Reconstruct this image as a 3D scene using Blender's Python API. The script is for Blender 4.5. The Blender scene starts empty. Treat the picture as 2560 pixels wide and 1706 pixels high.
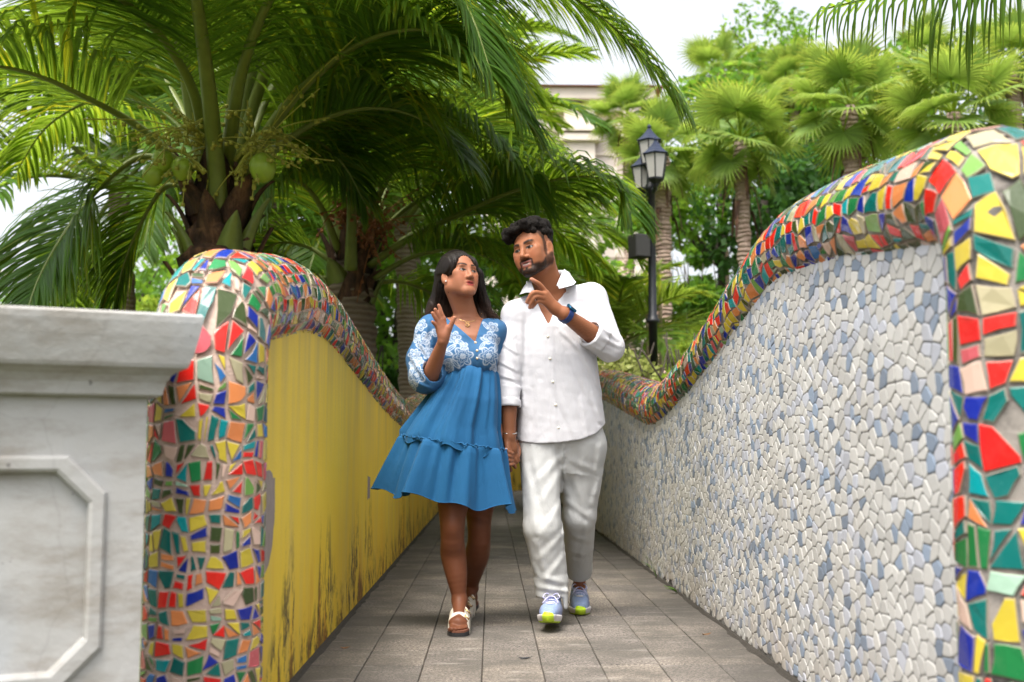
import bpy, bmesh, math, random
import numpy as np
from mathutils import Vector, Matrix
# ------------------------------------------------------------------ camera, sky, sun, exposure
scn = bpy.context.scene
COL = scn.collection
PITCH, YAW, FPX = math.radians(5.52), math.radians(1.05), 2844.0
cam_data = bpy.data.cameras.new('camera')
cam_data.sensor_width, cam_data.lens = 36.0, 40.0
cam_data.clip_start, cam_data.clip_end = 0.05, 900.0
cam_data.dof.use_dof = True
cam_data.dof.focus_distance = 4.95
cam_data.dof.aperture_fstop = 2.9
cam = bpy.data.objects.new('camera', cam_data); COL.objects.link(cam)
cam.location = (0, 0, 0.75)
cam.rotation_euler = (math.pi / 2 + PITCH, 0, -YAW)
scn.camera = cam

SUN_EL, SUN_AZ = math.radians(66), math.radians(-152)     # azimuth from +Y, clockwise: high, to the left and a little behind the camera
world = bpy.data.worlds.new('World'); scn.world = world; world.use_nodes = True
wn = world.node_tree.nodes; wl = world.node_tree.links; wn.clear()
sky = wn.new('ShaderNodeTexSky'); sky.sky_type = 'NISHITA'; sky.sun_disc = False
sky.sun_elevation, sky.sun_rotation = SUN_EL, SUN_AZ
sky.air_density, sky.dust_density, sky.ozone_density, sky.altitude = 1.0, 6.0, 1.0, 0
bg = wn.new('ShaderNodeBackground'); bg.inputs[1].default_value = 0.15
wo = wn.new('ShaderNodeOutputWorld')
hs = wn.new('ShaderNodeHueSaturation'); hs.inputs['Saturation'].default_value = .26      # thin white cloud all over
wl.new(sky.outputs[0], hs.inputs['Color']); wl.new(hs.outputs[0], bg.inputs[0]); wl.new(bg.outputs[0], wo.inputs[0])
sun = bpy.data.lights.new('sun', 'SUN'); sun.energy = 1.25; sun.angle = math.radians(25); sun.color = (1, .92, .80)
sun_o = bpy.data.objects.new('sun', sun); COL.objects.link(sun_o)
sd = Vector((math.sin(SUN_AZ) * math.cos(SUN_EL), math.cos(SUN_AZ) * math.cos(SUN_EL), math.sin(SUN_EL)))
sun_o.rotation_euler = sd.to_track_quat('Z', 'Y').to_euler()
scn.view_settings.view_transform = 'Standard'; scn.view_settings.look = 'None'
scn.view_settings.exposure = 1.42; scn.view_settings.gamma = 1.0
scn.view_settings.use_curve_mapping = False
scn.render.engine = 'CYCLES'
scn.cycles.use_denoising = True
scn.cycles.max_bounces = 7; scn.cycles.transparent_max_bounces = 8
scn.cycles.caustics_reflective = False; scn.cycles.caustics_refractive = False

_cp, _sp, _cy, _sy = math.cos(PITCH), math.sin(PITCH), math.cos(YAW), math.sin(YAW)
F_ = np.array([_sy * _cp, _cy * _cp, _sp]); R_ = np.array([_cy, -_sy, 0.0]); U_ = np.cross(R_, F_)
CAMP = np.array([0, 0, 0.75])
def at(u, v, y):
    """The place at depth y (metres along the path) seen at photo pixel u, v: used to survey the layout."""
    d = F_ + R_ * (u - 1280) / FPX - U_ * (v - 853) / FPX
    return CAMP + d * (y / d[1])
def atd(u, v, y):                       # the same in coordinates of a 2353 px wide view
    return at(u * 1.088, v * 1.088, y)

# ------------------------------------------------------------------ helpers
rng = random.Random(7)
def N(v):
    v = np.asarray(v, float); n = np.linalg.norm(v)
    return v / n if n > 1e-12 else v
def link(o, parent=None):
    COL.objects.link(o)
    if parent is not None: o.parent = parent
    return o
def tag(o, label=None, cat=None, group=None, kind=None):
    if label: o['label'] = label
    if cat: o['category'] = cat
    if group: o['group'] = group
    if kind: o['kind'] = kind
    return o
def empty(name, loc=(0, 0, 0), label=None, cat=None, group=None):
    o = bpy.data.objects.new(name, None); o.location = tuple(loc); o.empty_display_size = .1
    COL.objects.link(o); return tag(o, label, cat, group)
def mesh_obj(name, verts, faces, material=None, parent=None, smooth=False, fcol=None, vcol=None, world=True):
    """One mesh object. Coordinates are world coordinates; a parent's place is taken off."""
    me = bpy.data.meshes.new(name)
    v = np.asarray(verts, dtype=np.float64).reshape(-1, 3)
    if parent is not None and world:
        p = parent
        while p is not None:
            v = v - np.array(p.location); p = p.parent
    if isinstance(faces, np.ndarray):
        nf, k = faces.shape
        me.vertices.add(len(v)); me.vertices.foreach_set('co', v.ravel())
        me.loops.add(nf * k); me.loops.foreach_set('vertex_index', faces.astype(np.int32).ravel())
        me.polygons.add(nf); me.polygons.foreach_set('loop_start', np.arange(0, nf * k, k, dtype=np.int32))
        me.update(calc_edges=True)
    else:
        me.from_pydata(v.tolist(), [], faces)
    if vcol is not None:
        ca = me.color_attributes.new('Col', 'FLOAT_COLOR', 'POINT')
        c = np.ones((len(v), 4), np.float32); c[:, :3] = vcol; ca.data.foreach_set('color', c.ravel())
    if fcol is not None:
        ca = me.color_attributes.new('Col', 'FLOAT_COLOR', 'CORNER')
        tot = np.empty(len(me.polygons), np.int32); me.polygons.foreach_get('loop_total', tot)
        c = np.ones((int(tot.sum()), 4), np.float32); c[:, :3] = np.repeat(np.asarray(fcol, np.float32), tot, axis=0)
        ca.data.foreach_set('color', c.ravel())
    if smooth: me.polygons.foreach_set('use_smooth', np.ones(len(me.polygons), bool))
    me.validate()
    if material is not None: me.materials.append(material)
    return link(bpy.data.objects.new(name, me), parent)

class MB:
    """Collects boxes, tubes and lathes into one mesh."""
    def __init__(s): s.v, s.f, s.c = [], [], []
    def add(s, v, f, col=(1, 1, 1)):
        b = len(s.v); s.v += [tuple(map(float, p)) for p in v]
        s.f += [[i + b for i in q] for q in f]; s.c += [col] * len(f); return s
    def box(s, c, h, R=None, col=(1, 1, 1), bev=0.0):
        if bev > 0:
            bm = bmesh.new(); bmesh.ops.create_cube(bm, size=2)
            for q in bm.verts: q.co = Vector((q.co.x * h[0], q.co.y * h[1], q.co.z * h[2]))
            bmesh.ops.bevel(bm, geom=bm.edges[:], offset=bev, segments=2, affect='EDGES', profile=.6)
            vs = [np.array(q.co) for q in bm.verts]; bm.verts.index_update()
            fs = [[q.index for q in f.verts] for f in bm.faces]; bm.free()
        else:
            vs = [np.array([x * h[0], y * h[1], z * h[2]]) for x in (-1, 1) for y in (-1, 1) for z in (-1, 1)]
            fs = [[0, 1, 3, 2], [4, 6, 7, 5], [0, 4, 5, 1], [2, 3, 7, 6], [0, 2, 6, 4], [1, 5, 7, 3]]
        R = np.eye(3) if R is None else np.asarray(R)
        return s.add([R @ p + np.asarray(c) for p in vs], fs, col)
    def tube(s, pts, rad, n=8, col=(1, 1, 1), cap=True, flat=1.0):
        pts = np.asarray(pts, float); rad = np.broadcast_to(np.asarray(rad, float), (len(pts),))
        v = []; ref = np.array([0, 0, 1.0])
        if abs(N(pts[-1] - pts[0])[2]) > .9: ref = np.array([1.0, 0, 0])
        for i, p in enumerate(pts):
            t = N(pts[min(i + 1, len(pts) - 1)] - pts[max(i - 1, 0)])
            a = N(np.cross(ref, t)); b = np.cross(t, a)
            for k in range(n):
                q = 2 * math.pi * k / n
                v.append(p + rad[i] * (math.cos(q) * a + flat * math.sin(q) * b))
        f = [[i * n + k, i * n + (k + 1) % n, (i + 1) * n + (k + 1) % n, (i + 1) * n + k] for i in range(len(pts) - 1) for k in range(n)]
        if cap: f += [list(range(n))[::-1], [(len(pts) - 1) * n + k for k in range(n)]]
        return s.add(v, f, col)
    def lathe(s, c, prof, n=16, col=(1, 1, 1), phase=0.0):
        v = [(c[0] + r * math.cos(phase + 2 * math.pi * k / n), c[1] + r * math.sin(phase + 2 * math.pi * k / n), c[2] + z) for r, z in prof for k in range(n)]
        f = [[i * n + k, i * n + (k + 1) % n, (i + 1) * n + (k + 1) % n, (i + 1) * n + k] for i in range(len(prof) - 1) for k in range(n)]
        f += [list(range(n))[::-1], [(len(prof) - 1) * n + k for k in range(n)]]
        return s.add(v, f, col)
    def build(s, name, material, parent=None, smooth=False, cols=False):
        return mesh_obj(name, s.v, s.f, material, parent, smooth, fcol=s.c if cols else None)

# ------------------------------------------------------------------ materials
class NT:
    def __init__(s, name):
        s.m = bpy.data.materials.new(name); s.m.use_nodes = True
        s.t = s.m.node_tree; s.b = s.t.nodes['Principled BSDF']; s.out = s.t.nodes['Material Output']
    def n(s, kind, **kw):
        x = s.t.nodes.new('ShaderNode' + kind)
        for k, v in kw.items():
            if k.startswith('i_'): x.inputs[k[2:]].default_value = v
            else: setattr(x, k, v)
        return x
    def l(s, a, b): s.t.links.new(a, b); return s
    def pos(s, scale=(1, 1, 1), obj=False, rot=(0, 0, 0)):
        src = s.n('TexCoord').outputs['Object'] if obj else s.n('NewGeometry').outputs['Position']
        m = s.n('Mapping'); m.inputs['Scale'].default_value = scale; m.inputs['Rotation'].default_value = rot
        s.l(src, m.inputs[0]); return m.outputs[0]
    def noise(s, vec, scale, detail=4, rough=.55, dist=0):
        x = s.n('TexNoise', i_Scale=scale, i_Detail=detail, i_Roughness=rough, i_Distortion=dist)
        s.l(vec, x.inputs['Vector']); return x.outputs['Fac']
    def ramp(s, fac, stops):
        r = s.n('ValToRGB'); e = r.color_ramp.elements
        while len(e) < len(stops): e.new(.5)
        for q, (p, c) in zip(e, stops):
            q.position = p; q.color = (*c, 1) if not isinstance(c, (int, float)) else (c, c, c, 1)
        s.l(fac, r.inputs[0]); return r.outputs[0]
    def mix(s, fac, a, b, mode='MIX'):
        x = s.n('Mix', data_type='RGBA', blend_type=mode)
        for val, sock in ((fac, x.inputs[0]), (a, x.inputs[6]), (b, x.inputs[7])):
            if hasattr(val, 'is_linked') or hasattr(val, 'links'): s.l(val, sock)
            elif isinstance(val, (int, float)): sock.default_value = val if sock == x.inputs[0] else (val, val, val, 1)
            else: sock.default_value = (*val, 1)
        return x.outputs[2]
    def math(s, op, a, b=0.0, clamp=False):
        x = s.n('Math', operation=op, use_clamp=clamp)
        for val, sock in ((a, x.inputs[0]), (b, x.inputs[1])):
            if isinstance(val, (int, float)): sock.default_value = val
            else: s.l(val, sock)
        return x.outputs[0]
    def bump(s, h, strength=.3, dist=.01):
        b = s.n('Bump', i_Strength=strength, i_Distance=dist); s.l(h, b.inputs['Height']); s.l(b.outputs[0], s.b.inputs['Normal']); return s
    def col(s, c):
        if isinstance(c, tuple): s.b.inputs['Base Color'].default_value = (*c, 1)
        else: s.l(c, s.b.inputs['Base Color'])
        return s
    def set(s, **kw):
        for k, v in kw.items(): s.b.inputs[k.replace('_', ' ')].default_value = v
        return s
    def vcol(s): return s.n('VertexColor', layer_name='Col').outputs[0]
    def translucent(s, colour, amount):
        t = s.n('BsdfTranslucent'); mx = s.n('MixShader'); mx.inputs[0].default_value = amount
        if isinstance(colour, tuple): t.inputs[0].default_value = (*colour, 1)
        else: s.l(colour, t.inputs[0])
        s.l(s.b.outputs[0], mx.inputs[1]); s.l(t.outputs[0], mx.inputs[2]); s.l(mx.outputs[0], s.out.inputs[0]); return s
def plain(name, c, rough=.6, metal=0.0, var=.12, scale=40, bump=0.0, bscale=120):
    k = NT(name); p = k.pos()
    n = k.noise(p, scale)
    k.col(k.mix(k.math('MULTIPLY', n, 1.0), tuple(x * (1 - var) for x in c), tuple(min(1, x * (1 + var)) for x in c)))
    k.set(Roughness=rough, Metallic=metal)
    if bump: k.bump(k.noise(p, bscale), bump, .004)
    return k.m

def catmull(pts, n):
    """Catmull-Rom through pts, resampled to n even steps of arc length."""
    P = np.asarray(pts, float); Q = np.vstack([2 * P[0] - P[1], P, 2 * P[-1] - P[-2]]); out = []
    for i in range(1, len(Q) - 2):
        for t in np.linspace(0, 1, 24, endpoint=False):
            a, b, c, d = Q[i - 1:i + 3]
            out.append(.5 * (2 * b + (c - a) * t + (2 * a - 5 * b + 4 * c - d) * t * t + (3 * b - a - 3 * c + d) * t ** 3))
    out.append(P[-1]); out = np.array(out)
    s = np.r_[0, np.cumsum(np.linalg.norm(np.diff(out, axis=0), axis=1))]
    q = np.linspace(0, s[-1], n)
    return np.stack([np.interp(q, s, out[:, k]) for k in range(out.shape[1])], 1)
# ------------------------------------------------------------------ ground and path
k = NT('garden_soil'); p = k.pos()
k.col(k.mix(k.noise(p, 1.3, 6), (.05, .06, .02), (.11, .12, .05))).set(Roughness=.95).bump(k.noise(p, 25), .6, .03)
GROUND_M = k.m
gx = 420
mesh_obj('ground', [(-gx, -60, -.06), (gx, -60, -.06), (gx, 700, -.06), (-gx, 700, -.06)], [[0, 1, 2, 3]], GROUND_M)['kind'] = 'structure'

k = NT('granite_paving'); p = k.pos()
sp = k.ramp(k.noise(p, 95, 5, .8), [(.37, (.035, .036, .042)), (.49, (.175, .157, .138)), (.63, (.40, .36, .32))])
oi = k.n('ObjectInfo').outputs['Random']
tone = k.mix(oi, (.66, .65, .66), (1.14, 1.08, 1.0))
base = k.mix(1.0, sp, tone, 'MULTIPLY')
grime = k.ramp(k.noise(p, 2.6, 6, .62), [(.40, 0.0), (.58, 1.0)])
base = k.mix(k.math('MULTIPLY', grime, .72), base, (.075, .068, .058))
wear = k.ramp(k.noise(k.pos((1.2, 5, 1)), 3.4, 7, .7), [(.57, 0.0), (.72, 1.0)])
base = k.mix(k.math('MULTIPLY', wear, .6), base, (.44, .40, .36))
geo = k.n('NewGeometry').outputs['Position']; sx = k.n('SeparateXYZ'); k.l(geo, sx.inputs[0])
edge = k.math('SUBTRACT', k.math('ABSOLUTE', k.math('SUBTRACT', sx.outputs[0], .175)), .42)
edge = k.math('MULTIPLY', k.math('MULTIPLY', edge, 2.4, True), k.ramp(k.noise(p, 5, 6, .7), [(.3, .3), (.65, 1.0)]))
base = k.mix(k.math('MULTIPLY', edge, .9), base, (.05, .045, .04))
k.col(base).set(Roughness=.85).bump(k.noise(p, 260, 2), .35, .002)
PAVE_M = k.m
path = mesh_obj('path', [(-.8, .5, -.014), (1.2, .5, -.014), (1.2, 34, -.014), (-.8, 34, -.014)], [[0, 1, 2, 3]],
                plain('joint_soil', (.05, .042, .035), .95, var=.4), None)
path['kind'] = 'structure'
SW, SL, GAP = .2086, .300, .003
def slab_geo(bev=.0025, th=.014):
    a, b = SW / 2 - GAP / 2, SL / 2 - GAP / 2
    v = []
    for (ins, z) in ((0, -th), (0, -bev), (bev, 0)):
        v += [(-a + ins, -b + ins, z), (a - ins, -b + ins, z), (a - ins, b - ins, z), (-a + ins, b - ins, z)]
    f = [[8, 9, 10, 11]]
    for r in (0, 4):
        f += [[r + i, r + (i + 1) % 4, r + 4 + (i + 1) % 4, r + 4 + i] for i in range(4)]
    return np.array(v), f
sv, sf = slab_geo()
sme = bpy.data.meshes.new('paving_slab'); sme.from_pydata(sv.tolist(), [], sf); sme.materials.append(PAVE_M)
far_v, far_f = [], []
x0 = -.649
for j in range(110):
    y = 1.85 + j * SL
    for i in range(8):
        x = x0 + (i + .5) * SW - .006
        z = rng.uniform(-.0012, .0012)
        if 3.1 < y < 9.4:
            o = bpy.data.objects.new('paving_slab', sme); o.location = (x, y, z)
            o.rotation_euler = (rng.uniform(-.003, .003), rng.uniform(-.003, .003), rng.uniform(-.003, .003)); link(o, path)
        else:
            b = len(far_v); far_v += [(p[0] + x, p[1] + y, p[2] + z) for p in sv]; far_f += [[q + b for q in f] for f in sf]
mesh_obj('paving_slab', far_v, far_f, PAVE_M, path)['kind'] = 'stuff'
# ------------------------------------------------------------------ the two wave walls
TILE_R = .150          # radius of the rounded coping
OFF = .11              # wall face to coping centre
k = NT('glazed_tile'); c = k.vcol(); p = k.pos()
c2 = k.mix(k.math('MULTIPLY', k.ramp(k.noise(p, 26, 5, .65), [(.5, 0.0), (.75, 1.0)]), .07), c, (.30, .27, .22))
k.col(c2).set(Roughness=.16, Coat_Weight=.03, Coat_Roughness=.06, Specular_IOR_Level=.30)
k.l(k.ramp(k.noise(p, 60, 4), [(.4, .10), (.75, .34)]), k.b.inputs['Roughness'])
k.bump(k.noise(p, 70, 2), .10, .004); TILE_M = k.m
def grout(name, a, b, dark, amount):
    k = NT(name); p = k.pos()
    base = k.mix(k.noise(p, 9, 6, .65), a, b)
    base = k.mix(k.math('MULTIPLY', k.ramp(k.noise(p, 4.2, 6, .7), [(.46, 0.0), (.63, 1.0)]), amount), base, dark)
    k.col(base).set(Roughness=.9).bump(k.noise(p, 90, 5, .7), .6, .006); return k.m
GROUT_L = grout('pink_grout', (.56, .38, .30), (.66, .52, .44), (.16, .13, .11), .40)
GROUT_R = grout('grey_grout', (.16, .145, .13), (.40, .36, .32), (.03, .027, .024), .92)
PALETTE = [((.66, .016, .010), 18), ((.68, .23, .075), 12), ((.60, .47, .045), 18), ((.0, .125, .11), 15), ((.010, .17, .045), 10),
           ((.042, .066, .016), 13), ((.006, .022, .27), 12), ((.40, .36, .22), 4), ((.14, .30, .06), 4), ((.02, .13, .36), 3),
           ((.55, .10, .12), 3), ((.30, .45, .34), 2), ((.60, .42, .34), 3), ((.0, .26, .28), 3)]
def tile_colour(r):
    w = r.uniform(0, sum(q[1] for q in PALETTE))
    for c, n in PALETTE:
        w -= n
        if w <= 0: break
    j = r.uniform(.82, 1.12)
    return tuple(min(1, x * j + r.uniform(0, .006)) for x in c)

class Sweep:
    """The coping: a round bar that climbs the end of the wall and runs along its waved top."""
    def __init__(s, face_x, side, y0, zc, xcurve):
        # side: -1 the wall lies to the left of its face, +1 to the right
        R = .19; z1 = np.interp(y0 + R, zc[:, 0], zc[:, 1])
        pts = [(y0, -.03), (y0, .3), (y0, .7), (y0, z1 - R)]
        for a in (22, 45, 68, 90): pts.append((y0 + R - R * math.cos(math.radians(a)), z1 - R + R * math.sin(math.radians(a))))
        pts += [(y, z) for y, z in zc if y > y0 + R + .1]
        c = catmull(pts, 900)
        s.y, s.z = c[:, 0], c[:, 1]
        s.x = np.array([face_x + side * OFF + xcurve(y) for y in s.y])
        P = np.stack([s.x, s.y, s.z], 1); s.P = P
        s.s = np.r_[0, np.cumsum(np.linalg.norm(np.diff(P, axis=0), axis=1))]; s.L = s.s[-1]
        T = np.gradient(P, s.s, axis=0); T /= np.linalg.norm(T, axis=1)[:, None]
        head = np.stack([np.gradient(s.x, s.y + np.arange(len(s.y)) * 1e-7), np.ones(len(s.y)), np.zeros(len(s.y))], 1)
        head[s.y < y0 + .3] = (0, 1, 0)
        head /= np.linalg.norm(head, axis=1)[:, None]
        s.lat = np.stack([head[:, 1], -head[:, 0], np.zeros(len(head))], 1)      # to the right, seen along the path
        s.nor = np.cross(s.lat, T); s.nor /= np.linalg.norm(s.nor, axis=1)[:, None]
    def _i(s, A, q): return np.array([np.interp(q, s.s, A[:, k]) for k in range(3)])
    def at(s, q, t, h):
        a = t / TILE_R
        return s._i(s.P, q) + (TILE_R + h) * (math.cos(a) * s._i(s.nor, q) + math.sin(a) * s._i(s.lat, q))
    def many(s, Q):
        Q = np.asarray(Q, float); a = Q[:, 1] / TILE_R
        I = lambda A: np.stack([np.interp(Q[:, 0], s.s, A[:, k]) for k in range(3)], 1)
        return I(s.P) + (TILE_R + Q[:, 2])[:, None] * (np.cos(a)[:, None] * I(s.nor) + np.sin(a)[:, None] * I(s.lat))
    def zc_at(s, y):
        if not hasattr(s, 'zm'): m = s.y > s.y[0] + .02; s.zm = (s.y[m], s.z[m])
        return np.interp(y, *s.zm)

def clip(poly, n, d):
    out = []
    for i in range(len(poly)):
        a, b = poly[i], poly[(i + 1) % len(poly)]
        da, db = a[0] * n[0] + a[1] * n[1] - d, b[0] * n[0] + b[1] * n[1] - d
        if da <= 0: out.append(a)
        if (da < 0) != (db < 0) and abs(da - db) > 1e-12:
            t = da / (da - db); out.append((a[0] + t * (b[0] - a[0]), a[1] + t * (b[1] - a[1])))
    return out
def inset(poly, g):
    c = (sum(p[0] for p in poly) / len(poly), sum(p[1] for p in poly) / len(poly)); q = poly
    for i in range(len(poly)):
        a, b = poly[i], poly[(i + 1) % len(poly)]
        e = (b[0] - a[0], b[1] - a[1]); L = math.hypot(*e)
        if L < 1e-6: continue
        n = (e[1] / L, -e[0] / L); d = a[0] * n[0] + a[1] * n[1]
        if c[0] * n[0] + c[1] * n[1] > d: n = (-n[0], -n[1]); d = -d
        q = clip(q, n, d - g)
        if len(q) < 3: return None
    return q
def area(p): return abs(sum(p[i][0] * p[(i + 1) % len(p)][1] - p[(i + 1) % len(p)][0] * p[i][1] for i in range(len(p)))) / 2

def broken_tiles(r, smax, tmin, tmax, size, gap):
    """Hand-laid broken tiles in the (length, girth) plane of the coping."""
    out = []; s = -.01; prev = None
    while s < smax:
        hs, ht = size(s); h = hs * r.uniform(.8, 1.25); nt = max(4, round((tmax - tmin) / ht))
        ts = [tmin + (tmax - tmin) * j / nt for j in range(nt + 1)]
        if prev is None or len(prev) != nt + 1: prev = [(s + r.uniform(-.2, .2) * h, t + r.uniform(-.25, .25) * ht) for t in ts]
        nxt = [(s + h + r.uniform(-.26, .26) * h, t + r.uniform(-.28, .28) * ht) for t in ts]
        for j in range(nt):
            q = [prev[j], nxt[j], nxt[j + 1], prev[j + 1]]; polys = [q]
            u = r.random()
            if s > 1.4: u = .12 + u * 1.0
            if u < .16: polys = [[q[0], q[1], q[2]], [q[0], q[2], q[3]]] if r.random() < .5 else [[q[1], q[2], q[3]], [q[0], q[1], q[3]]]
            elif u < (.42 if s < 1.4 else .26):
                a, b = r.uniform(.3, .7), r.uniform(.3, .7)
                lp = lambda p, w, t: (p[0] + (w[0] - p[0]) * t, p[1] + (w[1] - p[1]) * t)
                if r.random() < .5:
                    m, n = lp(q[0], q[1], a), lp(q[3], q[2], b); polys = [[q[0], m, n, q[3]], [m, q[1], q[2], n]]
                else:
                    m, n = lp(q[0], q[3], a), lp(q[1], q[2], b); polys = [[q[0], q[1], n, m], [m, n, q[2], q[3]]]
            elif u < .62:
                i = r.randrange(4); a, b, c = q[i - 1], q[i], q[(i + 1) % 4]; f1, f2 = r.uniform(.35, .8), r.uniform(.35, .8)
                qq = list(q); qq[i:i + 1] = [(b[0] + (a[0] - b[0]) * f1, b[1] + (a[1] - b[1]) * f1), (b[0] + (c[0] - b[0]) * f2, b[1] + (c[1] - b[1]) * f2)]; polys = [qq]
            for p in polys:
                p = inset(p, r.uniform(*gap))
                if p is None or area(p) < 1.5e-4: continue
                c = (sum(w[0] for w in p) / len(p), sum(w[1] for w in p) / len(p)); a = r.gauss(0, .10); ca, sa = math.cos(a), math.sin(a); k = r.uniform(.92, 1.0)
                out.append([(c[0] + k * (ca * (x - c[0]) - sa * (y - c[1])), c[1] + k * (sa * (x - c[0]) + ca * (y - c[1]))) for x, y in p])
        prev = nxt; s += h
    return out

def tile_mesh(sw, poly, r, fine):
    """Verts, faces and face colours of one glazed tile with a pale broken rim."""
    if fine:
        q = []
        for i in range(len(poly)):
            a, b = np.array(poly[i]), np.array(poly[(i + 1) % len(poly)]); e = b - a; n = np.array([e[1], -e[0]])
            q.append(tuple(a)); q.append(tuple(a + e * r.uniform(.35, .65) + n * r.gauss(0, .022)))
        poly = q
    m = len(poly); c = (sum(w[0] for w in poly) / m, sum(w[1] for w in poly) / m); lift = r.uniform(0, .0022)
    sz = math.sqrt(area(poly)); k = 1 - min(.2, .0022 / (sz / 2 + 1e-6))
    V = [(x, y, -.001) for x, y in poly] + [(x, y, .0030 + lift) for x, y in poly]
    V += [(c[0] + k * (x - c[0]), c[1] + k * (y - c[1]), .0044 + lift) for x, y in poly]
    Fc = [[i, (i + 1) % m, m + (i + 1) % m, m + i] for i in range(m)] + [[m + i, m + (i + 1) % m, 2 * m + (i + 1) % m, 2 * m + i] for i in range(m)]
    Fc.append([2 * m + i for i in range(m)])
    col = tile_colour(r); rim = (.38, .31, .25)
    w = r.choice((.1, .3, .6))
    rim2 = tuple(a * (1 - w) + b * w for a, b in zip(col, rim))
    if sum(poly[i][0] * poly[(i + 1) % m][1] - poly[(i + 1) % m][0] * poly[i][1] for i in range(m)) > 0: Fc = [f[::-1] for f in Fc]
    return V, Fc, [rim] * m + [rim2] * m + [col]

def view_size(p, nrm, a):
    d = p - CAMP; L = np.linalg.norm(d, axis=1); fc = -(d * nrm).sum(1) / L; w = d @ F_
    u = 1280 + FPX * (d @ R_) / w; v = 853 - FPX * (d @ U_) / w
    ok = (fc > .06) & (w > .5) & (u > -40) & (u < 2600) & (v > -40) & (v < 1750)
    return np.where(ok, a * fc / L ** 2, 0)

def build_coping(wall, sw, grout_m, r, seed_label, taper, gap):
    nA = 26; ang = np.linspace(-math.radians(150), math.radians(150), nA)
    idx = np.unique(np.r_[np.arange(0, len(sw.s), 4), len(sw.s) - 1])
    V = [sw.P[i] + TILE_R * (math.cos(a) * sw.nor[i] + math.sin(a) * sw.lat[i]) for i in idx for a in ang]
    Fc = [[i * nA + j, i * nA + j + 1, (i + 1) * nA + j + 1, (i + 1) * nA + j] for i in range(len(idx) - 1) for j in range(nA - 1)]
    Fc += [[i * nA + nA - 1, i * nA, (i + 1) * nA, (i + 1) * nA + nA - 1] for i in range(len(idx) - 1)]
    e = len(idx) - 1; Fc += [list(range(nA)), [e * nA + j for j in range(nA)][::-1]]
    cop = mesh_obj('coping', V, Fc, grout_m, wall, smooth=True); cop['label'] = seed_label
    polys = broken_tiles(r, sw.L, -math.radians(148) * TILE_R, math.radians(148) * TILE_R, taper, gap)
    cs = np.array([(sum(q[0] for q in p) / len(p), sum(q[1] for q in p) / len(p), 0) for p in polys])
    P0, P1 = sw.many(cs), sw.many(cs + np.array([0, 0, 1.0])); A = np.array([area(p) for p in polys])
    items = list(zip(view_size(P0, P1 - P0, A), polys))
    items.sort(key=lambda q: -q[0])
    bv, bf, bc = [], [], []
    for i, (sz, p) in enumerate(items):
        V, Fc, cc = tile_mesh(sw, p, r, sz > 1.5e-5 or i < 300)
        if i < 300 and sz > 0:
            mesh_obj('mosaic_tile', sw.many(V), Fc, TILE_M, cop, fcol=cc)
        else:
            b = len(bv); bv += V; bf += [[q + b for q in f] for f in Fc]; bc += cc
    mesh_obj('mosaic_tile', sw.many(bv), bf, TILE_M, cop, fcol=bc)['kind'] = 'stuff'
    return cop

def wall_body(name, sw, face_x, side, y0, xcurve, material, parent, thick=.22):
    ys = np.r_[np.arange(y0, 16, .12), np.arange(16, sw.y[-1], .25)]; zt = [sw.zc_at(max(y, y0 + .02)) for y in ys]
    V, Fc = [], []; nz = 10
    for y, z in zip(ys, zt):
        x = face_x + xcurve(y); hx = (xcurve(y + .01) - xcurve(y)) / .01; nx, ny = N((1, -hx, 0))[:2]
        for sd in (0, 1):
            for j in range(nz + 1): V.append((x + side * sd * thick * nx, y + side * sd * thick * ny, -.04 + (z + .04) * j / nz))
    w = 2 * (nz + 1)
    for i in range(len(ys) - 1):
        for sd in (0, 1):
            for j in range(nz):
                a = i * w + sd * (nz + 1) + j; q = [a, a + 1, a + w + 1, a + w]
                Fc.append(q if (sd == 0) == (side > 0) else q[::-1])
    Fc.append([j for j in range(nz + 1)] + [nz + 1 + j for j in range(nz, -1, -1)])
    return mesh_obj(name, V, Fc, material, parent, smooth=False)

LZ = np.array([(3.0, 1.13), (3.28, 1.175), (3.55, 1.215), (3.93, 1.27), (4.3, 1.29), (4.7, 1.283), (5.0, 1.26), (5.6, 1.21), (6.6, 1.13), (7.5, 1.07), (8.7, 1.02),
               (9.6, 1.0), (10.6, 1.06), (12, 1.2), (13.6, 1.30), (15.2, 1.22), (17, 1.04), (19, 1.0), (21, 1.2), (23, 1.3), (25, 1.2), (27, 1.05)])
RZ = np.array([(2.2, 1.29), (2.5, 1.32), (2.9, 1.37), (3.3, 1.42), (3.8, 1.455), (4.1, 1.44), (4.4, 1.39), (4.7, 1.34), (5.0, 1.28), (5.5, 1.195), (6.1, 1.11), (6.6, 1.05),
               (7.0, 1.02), (7.35, 1.03), (7.9, 1.085), (8.5, 1.145), (9.5, 1.25), (10.5, 1.34), (11.6, 1.40), (13, 1.37), (15, 1.2), (17, 1.05), (19, 1.15), (22, 1.4), (26, 1.2)])
curve_l = lambda y: .05 * max(0, y - 17) ** 2
curve_r = lambda y: .045 * max(0, y - 17) ** 2
XL, XR = -.65, 1.0
left = empty('mosaic_wall', (XL, 3.0, 0), 'waved wall of yellow plaster with rounded coping of broken tiles on pink grout', 'wall')
right = empty('mosaic_wall', (XR, 2.3, 0), 'waved wall of white and blue pebbles with tall mosaic coping', 'wall')
swl = Sweep(XL, -1, 3.08, LZ, curve_l); swr = Sweep(XR, 1, 2.33, RZ, curve_r)

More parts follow.
